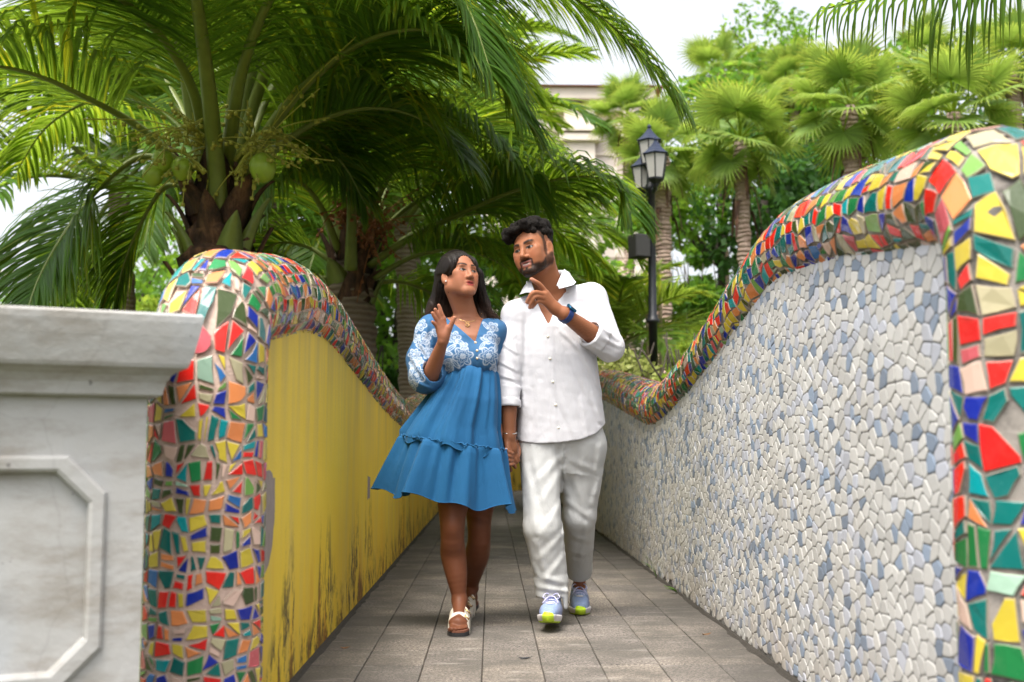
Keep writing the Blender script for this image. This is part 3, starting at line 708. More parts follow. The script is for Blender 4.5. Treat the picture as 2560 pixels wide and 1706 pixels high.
# ---- the second coconut palm, behind the trough of the yellow wall
c2 = at(880, 615, 9.6)
p2 = empty('coconut_palm', (c2[0], c2[1], -.06), 'coconut palm with curved ringed trunk and dry orange flower stalks behind the yellow wall', 'palm tree')
trunk(p2, [(c2[0] + .22, c2[1] + .1, -.08), (c2[0] + .20, c2[1], .7), (c2[0] + .08, c2[1], 1.5), (c2[0], c2[1], 2.05), (c2[0], c2[1], c2[2] + .1)], [.17, .14, .15, .20, .11], seed=2)
leaf_bases(p2, (c2[0], c2[1], c2[2] + .08), .165, .70, 22, 5)
FR2 = [
    ([(850, 610, 9.5), (930, 555, 9.3), (1060, 490, 9.0), (1200, 432, 8.7), (1330, 405, 8.5), (1410, 425, 8.4), (1450, 490, 8.3)], dict(leaflet=.92, n=120, rad=.036, bare=.26)),
    ([(850, 580, 9.6), (910, 500, 9.6), (1000, 440, 9.5), (1130, 405, 9.4), (1260, 400, 9.3), (1370, 450, 9.2)], dict(leaflet=.85, n=100, rad=.032)),
    ([(806, 620, 9.3), (808, 500, 9.1), (806, 400, 8.8), (800, 300, 8.4), (790, 200, 7.9)], dict(leaflet=.9, n=90, rad=.040, bare=.35)),
    ([(760, 600, 9.6), (700, 565, 9.6), (630, 560, 9.6), (560, 600, 9.6)], dict(leaflet=.7, n=70, rad=.028)),
    ([(770, 560, 9.7), (720, 450, 9.8), (650, 380, 9.9), (560, 370, 10.0), (480, 430, 10.1)], dict(leaflet=.8, n=80, rad=.030)),
    ([(860, 640, 9.5), (950, 590, 9.4), (1060, 575, 9.2), (1170, 620, 9.1), (1240, 720, 9.0)], dict(leaflet=.75, n=90, rad=.028)),
    ([(840, 560, 9.7), (900, 420, 9.8), (1000, 320, 9.9), (1080, 270, 10.0), (1160, 300, 10.1), (1220, 390, 10.2)], dict(leaflet=.9, n=110, rad=.032)),
    ([(800, 560, 9.7), (790, 430, 9.9), (830, 300, 10.1), (920, 220, 10.3), (1030, 200, 10.5)], dict(leaflet=.85, n=90, rad=.030)),
    ([(830, 560, 9.5), (880, 430, 9.2), (960, 330, 8.9), (1070, 300, 8.6), (1170, 350, 8.4), (1230, 450, 8.3)], dict(leaflet=.95, n=110, rad=.032)),
    ([(780, 580, 9.5), (740, 480, 9.2), (690, 420, 8.9), (620, 420, 8.6), (570, 490, 8.4)], dict(leaflet=.8, n=80, rad=.030)),
    ([(860, 600, 9.7), (980, 520, 9.9), (1120, 490, 10.1), (1260, 520, 10.3), (1370, 610, 10.5)], dict(leaflet=.85, n=100, rad=.030)),
    ([(850, 650, 9.6), (930, 650, 9.8), (1020, 690, 10.0), (1090, 760, 10.1)], dict(leaflet=.7, n=80, rad=.026)),
    ([(760, 640, 9.7), (690, 640, 9.8), (620, 680, 9.9)], dict(leaflet=.65, n=60, rad=.026)),
]
for i, (P, kw) in enumerate(FR2): add_frond(p2, pa(*P), 200 + i, sag=1.35, lw=.027, **kw)
spray(p2, atd(800, 560, 9.4), atd(790, 460, 9.3), 60, 7, DRY_M, 'dry_flower_stalk'); spray(p2, atd(830, 570, 9.4), atd(880, 500, 9.3), 40, 8, DRY_M, 'dry_flower_stalk')

# ---- coconut palms further back fill the canopy
def back_palm(u, v, y, n, seed, label, L=3.6, mat=COCO_M):
    c = at(u, v, y); t = empty('coconut_palm', (c[0], c[1], -.06), label, 'palm tree'); r = random.Random(seed)
    trunk(t, [(c[0] + .2, c[1], -.08), (c[0] + .1, c[1], c[2] * .5), (c[0], c[1], c[2])], [.20, .15, .12], seed=seed)
    for i in range(n):
        az = i * 2.399 + r.uniform(-.2, .2); el = math.radians(78 - 88 * (i / n)) + r.uniform(-.1, .1)
        add_frond(t, arc(c, az, el, L * r.uniform(.8, 1.1), r.uniform(1.2, 1.9)), seed * 100 + i, mat, leaflet=.8, n=64, sag=1.0, lw=.045, rad=.032, seg=4)
    return t
back_palm(1010, 560, 13.5, 17, 31, 'dark coconut palm deep in shade behind the woman')
back_palm(300, 480, 12.5, 16, 32, 'coconut palm furthest to the left, behind the nut-bearing one')
back_palm(1020, 330, 17.0, 16, 33, 'coconut palm rising behind the woman, left of the stone building')
back_palm(680, 300, 13.0, 16, 34, 'tall coconut palm between the two fruiting ones')
# ---- young yellow-green palm beside the lamp post
c3 = at(1535, 880, 14.6); yp = empty('young_palm', (c3[0], c3[1], -.06), 'young palm with yellow-green arching leaves beside the lamp post', 'palm tree'); r = random.Random(4)
trunk(yp, [(c3[0], c3[1], -.08), (c3[0], c3[1], .5), (c3[0], c3[1], c3[2])], [.13, .12, .09], FIBRE_M, seed=9)
for i in range(13): add_frond(yp, arc(c3, i * 2.399, math.radians(80 - 75 * i / 13), 1.7 * r.uniform(.8, 1.15), r.uniform(1.3, 1.9)), 700 + i, COCO_LIGHT, leaflet=.55, n=50, sag=.9, lw=.034, rad=.022, seg=4)
# ---- palm whose leaf hangs into the top right corner
c4 = np.array([2.9, 4.6, 3.3]); hp = empty('coconut_palm', (c4[0], c4[1], -.06), 'coconut palm beyond the pebble wall whose leaf tips hang into the top right corner', 'palm tree')
trunk(hp, [(c4[0] + .1, c4[1], -.08), (c4[0] + .05, c4[1], 1.6), (c4[0], c4[1], 3.3)], [.2, .16, .14], seed=12)
add_frond(hp, [c4, (2.55, 4.55, 3.05), (2.1, 4.45, 2.74), (1.65, 4.4, 2.60), (1.34, 4.4, 2.52)], 800, leaflet=.56, n=30, sag=9, lw=.026, rad=.026, bare=.1)
for i in range(12):
    az = -1.0 + i * .18
    add_frond(hp, arc(c4, az, math.radians(60 - 6 * (i % 5) * 2), 3.0, 1.5), 801 + i, leaflet=.8, n=60, lw=.036, rad=.03, seg=4)
# ---- fan palms on the right
def fan_leaf(seed, R=.50, petiole=.46):
    r = np.random.RandomState(seed); V, Fc, K = [], [], []; n = 34; seg = 5
    spread = math.radians(r.uniform(118, 140)); cup = r.uniform(.15, .45)
    for i in range(n):
        a = -spread + 2 * spread * i / (n - 1); d = np.array([math.cos(a), math.sin(a), 0]); w = np.array([-d[1], d[0], 0]); L = R * (1 - .18 * (abs(a) / spread) ** 2) * r.uniform(.9, 1.06); b = len(V); tint = r.uniform(.8, 1.2)
        for j in range(seg + 1):
            f = j / seg; half = R * f * math.tan(spread / (n - 1)) * (1 if f < .55 else max(.04, (1 - f) / .45) * (.55 / f)) + .002
            z = cup * R * (math.sin(f * 1.5) * .35) - (.55 * R * max(0, f - .45) ** 2 * r.uniform(.6, 1.5)); c = d * L * f + np.array([0, 0, z])
            V += [c - w * half + np.array([0, 0, -.10 * half]), c + np.array([0, 0, .42 * half]), c + w * half + np.array([0, 0, -.10 * half])]
            K += [(tint * (1 + .5 * f ** 4), tint * (1 + .1 * f ** 4), tint)] * 3
        for j in range(seg):
            for e in (0, 1): Fc.append([b + j * 3 + e, b + j * 3 + e + 1, b + j * 3 + 4 + e, b + j * 3 + 3 + e])
    V = np.array(V) + np.array([petiole, 0, 0]); mb = MB(); mb.tube([(0, 0, 0), (petiole * .5, 0, .03), (petiole, 0, 0)], [.020, .014, .010], 5, flat=.6)
    n0 = len(V); V = np.vstack([V, np.array(mb.v)]); Fc += [[q + n0 for q in f] for f in mb.f]; K += [(1.3, 1.15, .6)] * len(mb.v)
    return V, Fc, K
FAN_MESH = []
for i in range(5):
    V, Fc, K = fan_leaf(i); o = mesh_obj('fan_leaf', V, Fc, FAN_M, None, vcol=K, smooth=False); FAN_MESH.append(o.data); bpy.data.objects.remove(o)
k = NT('fan_palm_trunk'); p = k.pos(); z = k.n('TexCoord').outputs['Object']
w = k.n('TexWave', wave_type='BANDS', bands_direction='Z'); w.inputs['Scale'].default_value = 5; w.inputs['Distortion'].default_value = 5; w.inputs['Detail'].default_value = 4; k.l(p, w.inputs['Vector'])
k.col(k.mix(k.noise(p, 7, 5, .65), (.24, .13, .09), (.56, .44, .37))).set(Roughness=.9).bump(k.math('ADD', w.outputs[1], k.noise(p, 30, 5)), .8, .03); FANTRUNK_M = k.m
def fan_palm(u, v, y, H, seed, label, size=1.0, nf=28, rt=.12, lean=0.0):
    """u, v, y: where the crown's heart is seen."""
    c = at(u, v, y); r = random.Random(seed); t = empty('fan_palm', (c[0] + lean, c[1], -.06), label, 'palm tree', 'fan palms on the slope beyond the pebble wall')
    trunk(t, [(c[0] + lean, c[1], -.08), (c[0] + lean * .5, c[1], c[2] * .5), (c[0], c[1], c[2] - .25), (c[0], c[1], c[2] + .1)], [rt * 1.05, rt * .82, rt * .78, rt * .6], FANTRUNK_M, rings=70, rough=.16, seed=seed)
    for i in range(9):
        a = i * 2.4; V, Fc = [], []; d = np.array([math.cos(a), math.sin(a), 0]); w = np.array([-d[1], d[0], 0]); zb = c[2] - .1 - .10 * i
        for j in range(5): f = j / 4; cc = np.array([c[0], c[1], zb]) + d * (rt + .16 * f) + np.array([0, 0, .25 * f - .75 * f * f]); V += [cc - w * .05 * (1 - .7 * f), cc + d * .01, cc + w * .05 * (1 - .7 * f)]
        Fc = [[j * 3 + e, j * 3 + e + 1, j * 3 + 4 + e, j * 3 + 3 + e] for j in range(4) for e in (0, 1)]; mesh_obj('dead_leaf_stub', V, Fc, FIBRE_M, t)
    for i in range(nf):
        o = bpy.data.objects.new('fan_leaf', FAN_MESH[r.randrange(5)]); link(o, t); f = i / nf
        o.location = Vector((c[0], c[1], c[2] + .1)) - t.location; el = math.radians(80 - 150 * f) + r.uniform(-.12, .12); az = i * 2.399 + r.uniform(-.25, .25)
        s_ = size * r.uniform(.85, 1.12); o.scale = (s_, s_, s_); o.rotation_euler = (r.uniform(-.5, .5), -el, az)
fan_palm(1850, 365, 15.0, 6, 1, 'fan palm with slim pale trunk, nearest to the lamp post on its right', 1.0, 22, .115, .12)
fan_palm(2125, 285, 14.0, 6, 2, 'fan palm with reddish trunk and hanging dead stalks at the middle of the row', 1.0, 22, .13)
fan_palm(2385, 305, 12.5, 6, 3, 'broad fan palm just above the high end of the mosaic coping', 1.0, 20, .13)
fan_palm(1655, 400, 17.0, 5, 4, 'fan palm with rough brown trunk directly behind the lamp post', 1.0, 18, .15)
fan_palm(1570, 300, 23.0, 6, 5, 'small fan palm in front of the stone building', 1.1, 22, .13)
fan_palm(2310, 170, 21.0, 8, 6, 'tall fan palm rising behind the broad one', 1.1, 18, .14)
fan_palm(2530, 170, 17.0, 8, 7, 'fan palm cut by the right edge of the picture', 1.0, 18, .14)
fan_palm(1985, 220, 22.0, 8, 8, 'fan palm of which only the top shows between its taller neighbours', 1.0, 18, .13)
fan_palm(1800, 190, 24.0, 8, 9, 'farthest fan palm, upright leaves against the sky', 1.1, 16, .13)

# ---- leafy trees and shrubs
def leaf_cloud(r, centres, n, size, flat=.55):
    """Small folded leaves spread through balls (x, y, z, radius)."""
    C = np.array(centres, float); w = C[:, 3] ** 2; idx = r.choice(len(C), n, p=w / w.sum()); d = r.normal(size=(n, 3)); d /= np.linalg.norm(d, axis=1)[:, None]
    rad = C[idx, 3] * r.uniform(.25, 1.0, n) ** .45; p = C[idx, :3] + d * rad[:, None] * np.array([1, 1, flat + .3])
    ax = r.normal(size=(n, 3)) + d * .8 + np.array([0, 0, -.3]); ax /= np.linalg.norm(ax, axis=1)[:, None]; sd = np.cross(ax, r.normal(size=(n, 3))); sd /= np.maximum(np.linalg.norm(sd, axis=1), 1e-6)[:, None]
    up = np.cross(sd, ax); s = size * r.uniform(.6, 1.35, n)[:, None]
    V = np.stack([p, p + ax * s * .5 + sd * s * .26 + up * s * .06, p + ax * s, p + ax * s * .5 - sd * s * .26 + up * s * .06], 1).reshape(-1, 3)
    F4 = np.arange(n * 4, dtype=np.int32).reshape(n, 4); K = np.repeat(r.uniform(.55, 1.35, n), 4)[:, None] * np.ones(3); return V, F4, K
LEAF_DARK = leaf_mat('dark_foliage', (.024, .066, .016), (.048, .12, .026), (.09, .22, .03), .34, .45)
LEAF_MID = leaf_mat('mid_foliage', (.070, .165, .018), (.125, .26, .030), (.28, .48, .04), .42, .45)
LEAF_LIME = leaf_mat('lime_foliage', (.13, .21, .02), (.24, .32, .045), (.40, .52, .06), .42, .5)
LEAF_PALE = leaf_mat('variegated_foliage', (.22, .26, .06), (.36, .38, .13), (.45, .5, .15), .35, .5)
WOOD_M = plain('bark', (.045, .034, .026), .9, var=.4, scale=18, bump=.7, bscale=40)
def shrub(label, u0, u1, vtop, y, n, size, mat, seed, vbase=None, group=None, name='shrub', depth=.6):
    a, b = at(u0, vtop, y), at(u1, vtop, y); r = np.random.RandomState(seed); W = b[0] - a[0]; H = a[2] + .06; z0 = 0.0 if vbase is None else at(u0, vbase, y)[2]
    c = ((a[0] + b[0]) / 2, y, -.06); t = empty(name, c, label, 'shrub', group); nb = max(6, int(W / .5) * 3); B = []
    for i in range(nb): x = a[0] + W * r.uniform(.05, .95); top = H * (1 - .25 * abs(2 * (x - a[0]) / W - 1) ** 3) * r.uniform(.78, 1.0); B.append((x, y + r.uniform(-depth, depth), r.uniform(z0 + .15, max(z0 + .2, top - .22)), r.uniform(.22, .42)))
    V, F4, K = leaf_cloud(r, B, n, size); mesh_obj('foliage', V, F4, mat, t, vcol=K)
    mb = MB()
    for i in range(6): x = a[0] + W * r.uniform(.1, .9); mb.tube(catmull([(x, y, -.08), (x + r.normal(0, .1), y, H * .4), (x + r.normal(0, .25), y + r.normal(0, .2), H * .85)], 8), np.linspace(.03, .008, 8), 5)
    mb.build('stems', WOOD_M, t, True); return t
def tree(label, u, v, y, R, n, size, mat, seed, trunk_r=.12, squash=.8, clumps=26):
    c = at(u, v, y); r = np.random.RandomState(seed); t = empty('tree', (c[0], c[1], -.06), label, 'tree'); B = []
    for i in range(clumps):
        d = r.normal(size=3); d /= np.linalg.norm(d); q = r.uniform(.25, 1) ** .5; B.append((c[0] + d[0] * R * q, c[1] + d[1] * R * q, c[2] + d[2] * R * q * squash, R * r.uniform(.20, .36)))
    V, F4, K = leaf_cloud(r, B, n, size, .5); mesh_obj('crown', V, F4, mat, t, vcol=K); mb = MB()
    mb.tube(catmull([(c[0] + r.normal(0, .2), c[1], -.1), (c[0] + r.normal(0, .15), c[1], c[2] * .5), (c[0], c[1], c[2])], 12), np.linspace(trunk_r, trunk_r * .5, 12), 9)
    for b in B[:10]: mb.tube(catmull([(c[0], c[1], c[2] - R * .7), ((c[0] + b[0]) / 2, (c[1] + b[1]) / 2, (c[2] + b[2]) / 2 - R * .2), b[:3]], 8), np.linspace(trunk_r * .45, .012, 8), 5)
    mb.build('trunk', WOOD_M, t, True); return t
tree('rounded leafy tree with bright crown behind the fan palms', 1955, 230, 25, 1.9, 5200, .17, LEAF_MID, 1)
tree('thin open-crowned tree against the sky, above the rounded one', 1925, 150, 27, 1.5, 1500, .16, LEAF_MID, 2, .09)
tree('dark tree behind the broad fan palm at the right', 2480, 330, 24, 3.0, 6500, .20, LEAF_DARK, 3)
tree('leafy tree between the second and third fan palms', 2090, 400, 22, 2.6, 6500, .18, LEAF_MID, 4)
tree('leafy tree behind the slim pale trunk', 1800, 470, 21, 2.2, 5500, .18, LEAF_MID, 5)
tree('dense leafy tree behind the woman and the yellow wall', 1000, 700, 19, 3.4, 9000, .20, LEAF_MID, 6)
tree('leafy tree behind the second coconut palm', 700, 640, 20, 3.0, 7000, .20, LEAF_MID, 7)
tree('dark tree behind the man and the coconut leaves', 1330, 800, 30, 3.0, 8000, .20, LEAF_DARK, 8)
tree('leafy tree low behind the concrete pier', 250, 800, 24, 2.6, 5000, .22, LEAF_MID, 9)
for i, (u, y, lean) in enumerate(((1925, 19.0, .1), (1958, 19.4, -.1), (1990, 19.8, .15), (2025, 19.2, .0), (2052, 20.2, .1))):
    b = at(u, 560, y); t = empty('slender_tree', (b[0], y, -.06), ('first', 'second', 'third', 'fourth', 'fifth')[i] + ' from the left of five dark slender trunks in the grove', 'tree', 'slender trunks in the grove')
    mb = MB(); r = np.random.RandomState(60 + i); mb.tube(catmull([(b[0] + lean, y, -.1), (b[0] + r.normal(0, .06), y, 2), (b[0] - lean, y, 5.0)], 14), np.linspace(.11, .07, 14), 9); mb.build('trunk', WOOD_M, t, True)
    V, F4, K = leaf_cloud(r, [(b[0] - lean + r.normal(0, .5), y + r.normal(0, .5), 5.0 + r.normal(0, .5), .7) for _ in range(5)], 900, .17); mesh_obj('crown', V, F4, LEAF_DARK, t, vcol=K)
shrub('dense clipped hedge mass behind the lamp post', 1600, 1910, 560, 18.5, 9000, .13, LEAF_MID, 11)
shrub('tall green bush filling the gap behind the hedge', 1600, 1900, 545, 25.0, 6500, .18, LEAF_MID, 25)
shrub('low rounded green shrub at the foot of the rough-trunked fan palm', 1690, 1880, 715, 16.0, 5000, .10, LEAF_MID, 12)
shrub('bright green shrub right of the lamp post, low behind the coping', 1660, 1800, 760, 12.6, 5200, .09, LEAF_LIME, 13)
shrub('variegated cream-green shrub left of the lamp post', 1530, 1640, 790, 12.2, 3000, .08, LEAF_PALE, 14)
shrub('variegated cream-green shrub right of the lamp post', 1645, 1740, 815, 11.8, 2400, .08, LEAF_PALE, 15)
shrub('lime-yellow shrub glowing right of the slim pale trunk', 1885, 2030, 560, 17.3, 4200, .11, LEAF_LIME, 16)
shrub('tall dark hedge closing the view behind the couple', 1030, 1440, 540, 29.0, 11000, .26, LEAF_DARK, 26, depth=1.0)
shrub('dark shrub behind the trough of the yellow wall', 840, 1010, 800, 14.0, 5200, .12, LEAF_DARK, 18)
shrub('sunlit pale green shrub low behind the pier', 240, 560, 715, 18.0, 5200, .14, LEAF_LIME, 22)

# ---- lamp post with three lanterns and a loudspeaker
LX, LY = at(1632, 800, 13.0)[0], 13.0
IRON = plain('black_painted_iron', (.012, .013, .018), .4, var=.2, scale=30, bump=.1); ROOF = plain('blue_black_lantern_roof', (.016, .024, .055), .35, .3)
k = NT('frosted_lantern_glass'); k.col((.62, .60, .57)).set(Roughness=.35, Transmission_Weight=.35); GLASS = k.m
lamp = empty('lamp_post', (LX, LY, -.06), 'black iron lamp post with three lanterns beyond the dip of the pebble wall', 'lamp post')
zt = at(1632, 470, LY)[2]
mb = MB(); mb.lathe((LX, LY, -.08), [(.14, 0), (.14, .25), (.065, .30), (.055, .5), (.047, 1.7)], 16); zc_ = at(1632, 802, LY)[2]
mb.lathe((LX, LY, 0), [(.050, 1.6), (.050, zc_ - .03), (.078, zc_ - .02), (.080, zc_ + .01), (.060, zc_ + .03), (.060, zc_ + .06), (.048, zc_ + .08), (.042, zt - .05), (.075, zt - .03), (.078, zt + .01), (.055, zt + .05), (.05, zt + .25), (.02, zt + .3)], 16)
mb.build('post', IRON, lamp, True)
def lantern(u, v, y, s):
    """u, v: foot of the lantern."""
    s *= .88; b = at(u, v, y); r0, r1, h = .105 * s, .155 * s, .31 * s
    mb = MB(); mb.lathe(b, [(.03 * s, -.10 * s), (.045 * s, -.06 * s), (r0 * 1.05, -.01 * s), (r0 * 1.05, .012 * s)], 6, phase=.3)
    for q in range(6):
        a = .3 + q * math.pi / 3; mb.tube([b + np.array([r0 * math.cos(a), r0 * math.sin(a), 0]), b + np.array([r1 * math.cos(a), r1 * math.sin(a), h])], .009 * s, 5)
    L = mb.build('lantern', IRON, lamp)
    for q in range(6):
        a0, a1 = .3 + q * math.pi / 3 + .06, .3 + (q + 1) * math.pi / 3 - .06; V = [b + np.array([rr * math.cos(a) * .97, rr * math.sin(a) * .97, z]) for rr, z, a in ((r0, .008, a0), (r0, .008, a1), (r1, h - .004, a1), (r1, h - .004, a0))]
        V += [p_ - np.array([.004 * math.cos((a0 + a1) / 2), .004 * math.sin((a0 + a1) / 2), 0]) for p_ in V]; mesh_obj('pane', V, [[0, 1, 2, 3], [7, 6, 5, 4], [0, 4, 5, 1], [1, 5, 6, 2], [2, 6, 7, 3], [3, 7, 4, 0]], GLASS, L)
    mb = MB(); mb.lathe(b + np.array([0, 0, h]), [(r1 * 1.16, 0), (r1 * 1.20, .012 * s), (r1 * .95, .035 * s), (r1 * .60, .09 * s), (r1 * .34, .14 * s), (r1 * .30, .15 * s), (.035 * s, .165 * s), (.022 * s, .19 * s), (.034 * s, .205 * s), (.022 * s, .225 * s), (.005, .245 * s)], 6, phase=.3); mb.build('lantern_roof', ROOF, L)
    return b
ends = [lantern(1624, 412, 13.15, 1.0), lantern(1640, 448, 12.75, 1.02), lantern(1606, 474, 13.3, .95)]
mb = MB()
for e_ in ends: mb.tube(catmull([(LX, LY, zt + .02), ((LX + e_[0]) / 2, (LY + e_[1]) / 2, min(zt + .05, e_[2] - .12)), e_ + np.array([0, 0, -.06])], 8), .022, 7)
mb.build('bracket', IRON, lamp, True)
sp_c = at(1598, 617, 12.9); mb = MB(); mb.box(sp_c, (.095, .10, .135), np.array(Matrix.Rotation(.35, 3, 'Z')), bev=.012); spk = mb.build('loudspeaker', plain('black_plastic', (.018, .017, .017), .6), None)
tag(spk, 'black box loudspeaker fixed to the lamp post', 'loudspeaker')
mb = MB(); mb.box((sp_c + np.array([LX, LY, sp_c[2]])) / 2, (.05, .02, .02), None); mb.build('bracket', IRON, spk)
mb = MB(); mb.box(sp_c + np.array([.035, -.099, 0]), (.085, .004, .122), np.array(Matrix.Rotation(.35, 3, 'Z')), bev=.003); mb.build('grille', plain('speaker_mesh', (.03, .029, .028), .7, bump=.6, bscale=400), spk)
# tree stakes beside the post
STAKE = plain('pale_timber', (.36, .28, .20), .8)
for a_, b_, lb in (((1608, 660), (1622, 720), 'pale timber stake leaning left of the lamp post'), ((1640, 672), (1656, 725), 'pale timber stake leaning right of the lamp post')):
    mb = MB(); A0, B0 = at(a_[0] + 8, a_[1] - 20, 14.5), at(b_[0], 1000, 14.5); mb.tube([B0, A0], .025, 7); tag(mb.build('timber_stake', STAKE), lb, 'stake', 'timber stakes by the lamp post')

# ---- stone building on the hill behind
k = NT('pink_sandstone'); p = k.pos(); br = k.n('TexBrick'); br.inputs['Scale'].default_value = 1.0; br.inputs['Mortar Size'].default_value = .012; br.inputs['Brick Width'].default_value = 1.1; br.inputs['Row Height'].default_value = .42
br.inputs['Color1'].default_value = (.62, .50, .41, 1); br.inputs['Color2'].default_value = (.72, .60, .50, 1); br.inputs['Mortar'].default_value = (.36, .29, .24, 1)
mp = k.n('Mapping'); mp.inputs['Rotation'].default_value = (math.pi / 2, 0, 0); k.l(k.n('NewGeometry').outputs['Position'], mp.inputs[0]); k.l(mp.outputs[0], br.inputs['Vector'])
k.col(k.mix(k.math('MULTIPLY', k.noise(p, .8, 5), .35), br.outputs[0], (.55, .42, .34))).set(Roughness=.85).bump(br.outputs[1], .4, .03); STONE = k.m
TRIM = plain('pale_stone_trim', (.68, .60, .52), .8, var=.1, scale=3); GLZ = plain('shaded_window', (.55, .48, .43), .4); TILE_ROOF = plain('red_roof_tile', (.50, .20, .14), .8, var=.25, scale=6)
BY = 40.0
bx0, bx1 = at(1235, 0, BY)[0], at(1610, 0, BY)[0]; zt = at(0, 250, BY)[2]
bld = empty('stone_building', ((bx0 + bx1) / 2, BY, -.06), 'pink sandstone building with pilasters and arched windows behind the palms', 'building')
mb = MB(); mb.box(((bx0 + bx1) / 2, BY + 4, zt / 2 - .1), ((bx1 - bx0) / 2, 4, zt / 2 + .1)); mb.build('wall', STONE, bld)
mb = MB(); xm = (bx0 + bx1) / 2; hw = (bx1 - bx0) / 2 + .6
mb.add([(xm - hw, BY - .7, zt + .45), (xm + hw, BY - .7, zt + .45), (xm + hw, BY + 8.7, zt + .45), (xm - hw, BY + 8.7, zt + .45), (xm - hw * .7, BY + 4, zt + 1.5), (xm + hw * .7, BY + 4, zt + 1.5)], [[0, 1, 5, 4], [2, 3, 4, 5], [1, 2, 5], [3, 0, 4], [3, 2, 1, 0]]); mb.build('roof', TILE_ROOF, bld)
mb = MB(); mb.box((xm, BY - .12, zt + .22), (hw - .3, .4, .2)); mb.box((xm, BY - .05, zt - .25), (hw - .5, .2, .12)); mb.build('cornice', TRIM, bld)
def arch_window(cx, z0, w, h):
    n = 14; P = [(cx - w, z0), (cx - w, z0 + h)] + [(cx - w * math.cos(math.pi * i / n), z0 + h + w * math.sin(math.pi * i / n)) for i in range(1, n)] + [(cx + w, z0 + h), (cx + w, z0)]
    m = len(P); t = .28; Po = [(cx + (x - cx) * (1 + t / w), z if z <= z0 + h else z0 + h + (z - z0 - h) * (1 + t / w)) for x, z in P]
    V = [(x, BY - .16, z) for x, z in P] + [(x, BY - .16, z) for x, z in Po] + [(x, BY + .1, z) for x, z in P] + [(x, BY + .1, z) for x, z in Po]
    Fc = [[i, i + 1, m + i + 1, m + i] for i in range(m - 1)] + [[i, 2 * m + i, 2 * m + i + 1, i + 1] for i in range(m - 1)] + [[m + i, m + i + 1, 3 * m + i + 1, 3 * m + i] for i in range(m - 1)]
    f = mesh_obj('window', V, Fc, TRIM, bld); mesh_obj('pane', [(x, BY - .03, z) for x, z in P], [list(range(m))[::-1]], GLZ, f)
    mb = MB(); mb.box((cx, BY - .07, z0 + h / 2 + w / 2), (.05, .03, h / 2 + w / 2 - .02)); mb.box((cx, BY - .068, z0 + h), (w - .02, .026, .05)); mb.build('mullion', TRIM, f)
for u in (1350, 1535): arch_window(at(u, 0, BY)[0], at(0, 470, BY)[2], .95, 1.3)
for u in (1350, 1535): arch_window(at(u, 0, BY)[0], at(0, 640, BY)[2], .95, 1.5)
for u in (1252, 1445, 1592):
    x = at(u, 0, BY)[0]; mb = MB(); mb.box((x, BY - .14, zt / 2 - .35), (.55, .24, zt / 2 - .05)); mb.box((x, BY - .2, at(0, 345, BY)[2]), (.72, .36, .12)); mb.box((x, BY - .2, at(0, 325, BY)[2]), (.80, .42, .08)); mb.build('pilaster', TRIM, bld)
# distant pale building glimpsed at the far left
k = plain('pale_grey_render', (.42, .44, .50), .85, var=.06, scale=1)
b0 = at(-20, 900, 60.0); fb = empty('distant_building', (b0[0], 60, -.06), 'pale grey distant building glimpsed low at the left edge', 'building'); w_ = 3.2; h_ = at(0, 690, 60)[2]
mb = MB(); mb.box((b0[0] + 1, 62, h_ / 2), (w_, 2, h_ / 2)); mb.build('wall', k, fb)
for i in range(3):
    for j in range(3): mb = MB(); mb.box((b0[0] - .9 + i * 1.9, 59.97, 1.6 + j * 2.6), (.5, .05, .7)); mb.build('window', GLZ, fb)
mb = MB(); mb.box((b0[0] + 1, 62, h_ + .12), (w_ + .2, 2.2, .12)); mb.build('roof', TRIM, fb)
# wooded rise that closes the view
r = np.random.RandomState(77); V = []; nx, ny_ = 60, 14
for j in range(ny_):
    for i in range(nx):
        x = -90 + 180 * i / (nx - 1); y = 50 + j * 7; q = j / (ny_ - 1); V.append((x, y, -.2 + (7.5 + 3.0 * math.sin(x * .05 + 1) + 1.2 * math.sin(x * .21)) * math.sin(min(1, q * 1.3) * 1.5708) * (1 if x > -4 else .55) + r.normal(0, .15)))
Fq = [[j * nx + i, j * nx + i + 1, (j + 1) * nx + i + 1, (j + 1) * nx + i] for j in range(ny_ - 1) for i in range(nx - 1)]
k = NT('wooded_hill'); p = k.pos(); k.col(k.mix(k.noise(p, .9, 6, .7), (.03, .075, .02), (.10, .19, .045))).set(Roughness=.9).bump(k.noise(p, 1.6, 6), 1.0, .5)
mesh_obj('hill', V, Fq, k.m, None, smooth=True)['kind'] = 'structure'
# ------------------------------------------------------------------ smooth bodies: signed distances, meshed with surface nets
def _len(v): return np.sqrt(np.einsum('ij,ij->i', v, v))
def RC(a, b, ra, rb=None):
    a, b = np.asarray(a, np.float64), np.asarray(b, np.float64); rb = ra if rb is None else rb
    ab = b - a; L2 = max(float(ab @ ab), 1e-12)
    def f(P):
        t = np.clip(((P - a) @ ab) / L2, 0, 1)
        return _len(P - a - t[:, None] * ab) - (ra + (rb - ra) * t)
    return f
def EL(c, r, R=None):
    c, r = np.asarray(c, float), np.asarray(r, float); R = np.eye(3) if R is None else np.asarray(R)
    def f(P):
        q = (P - c) @ R; k0 = _len(q / r); k1 = _len(q / (r * r))
        return np.where(k1 > 1e-9, k0 * (k0 - 1) / np.maximum(k1, 1e-9), -r.min())
    return f
def BX(c, h, R=None, rd=.004):
    c, h = np.asarray(c, float), np.asarray(h, float) - rd; R = np.eye(3) if R is None else np.asarray(R)
    def f(P):
        q = np.abs((P - c) @ R) - h
        return _len(np.maximum(q, 0)) + np.minimum(q.max(1), 0) - rd
    return f
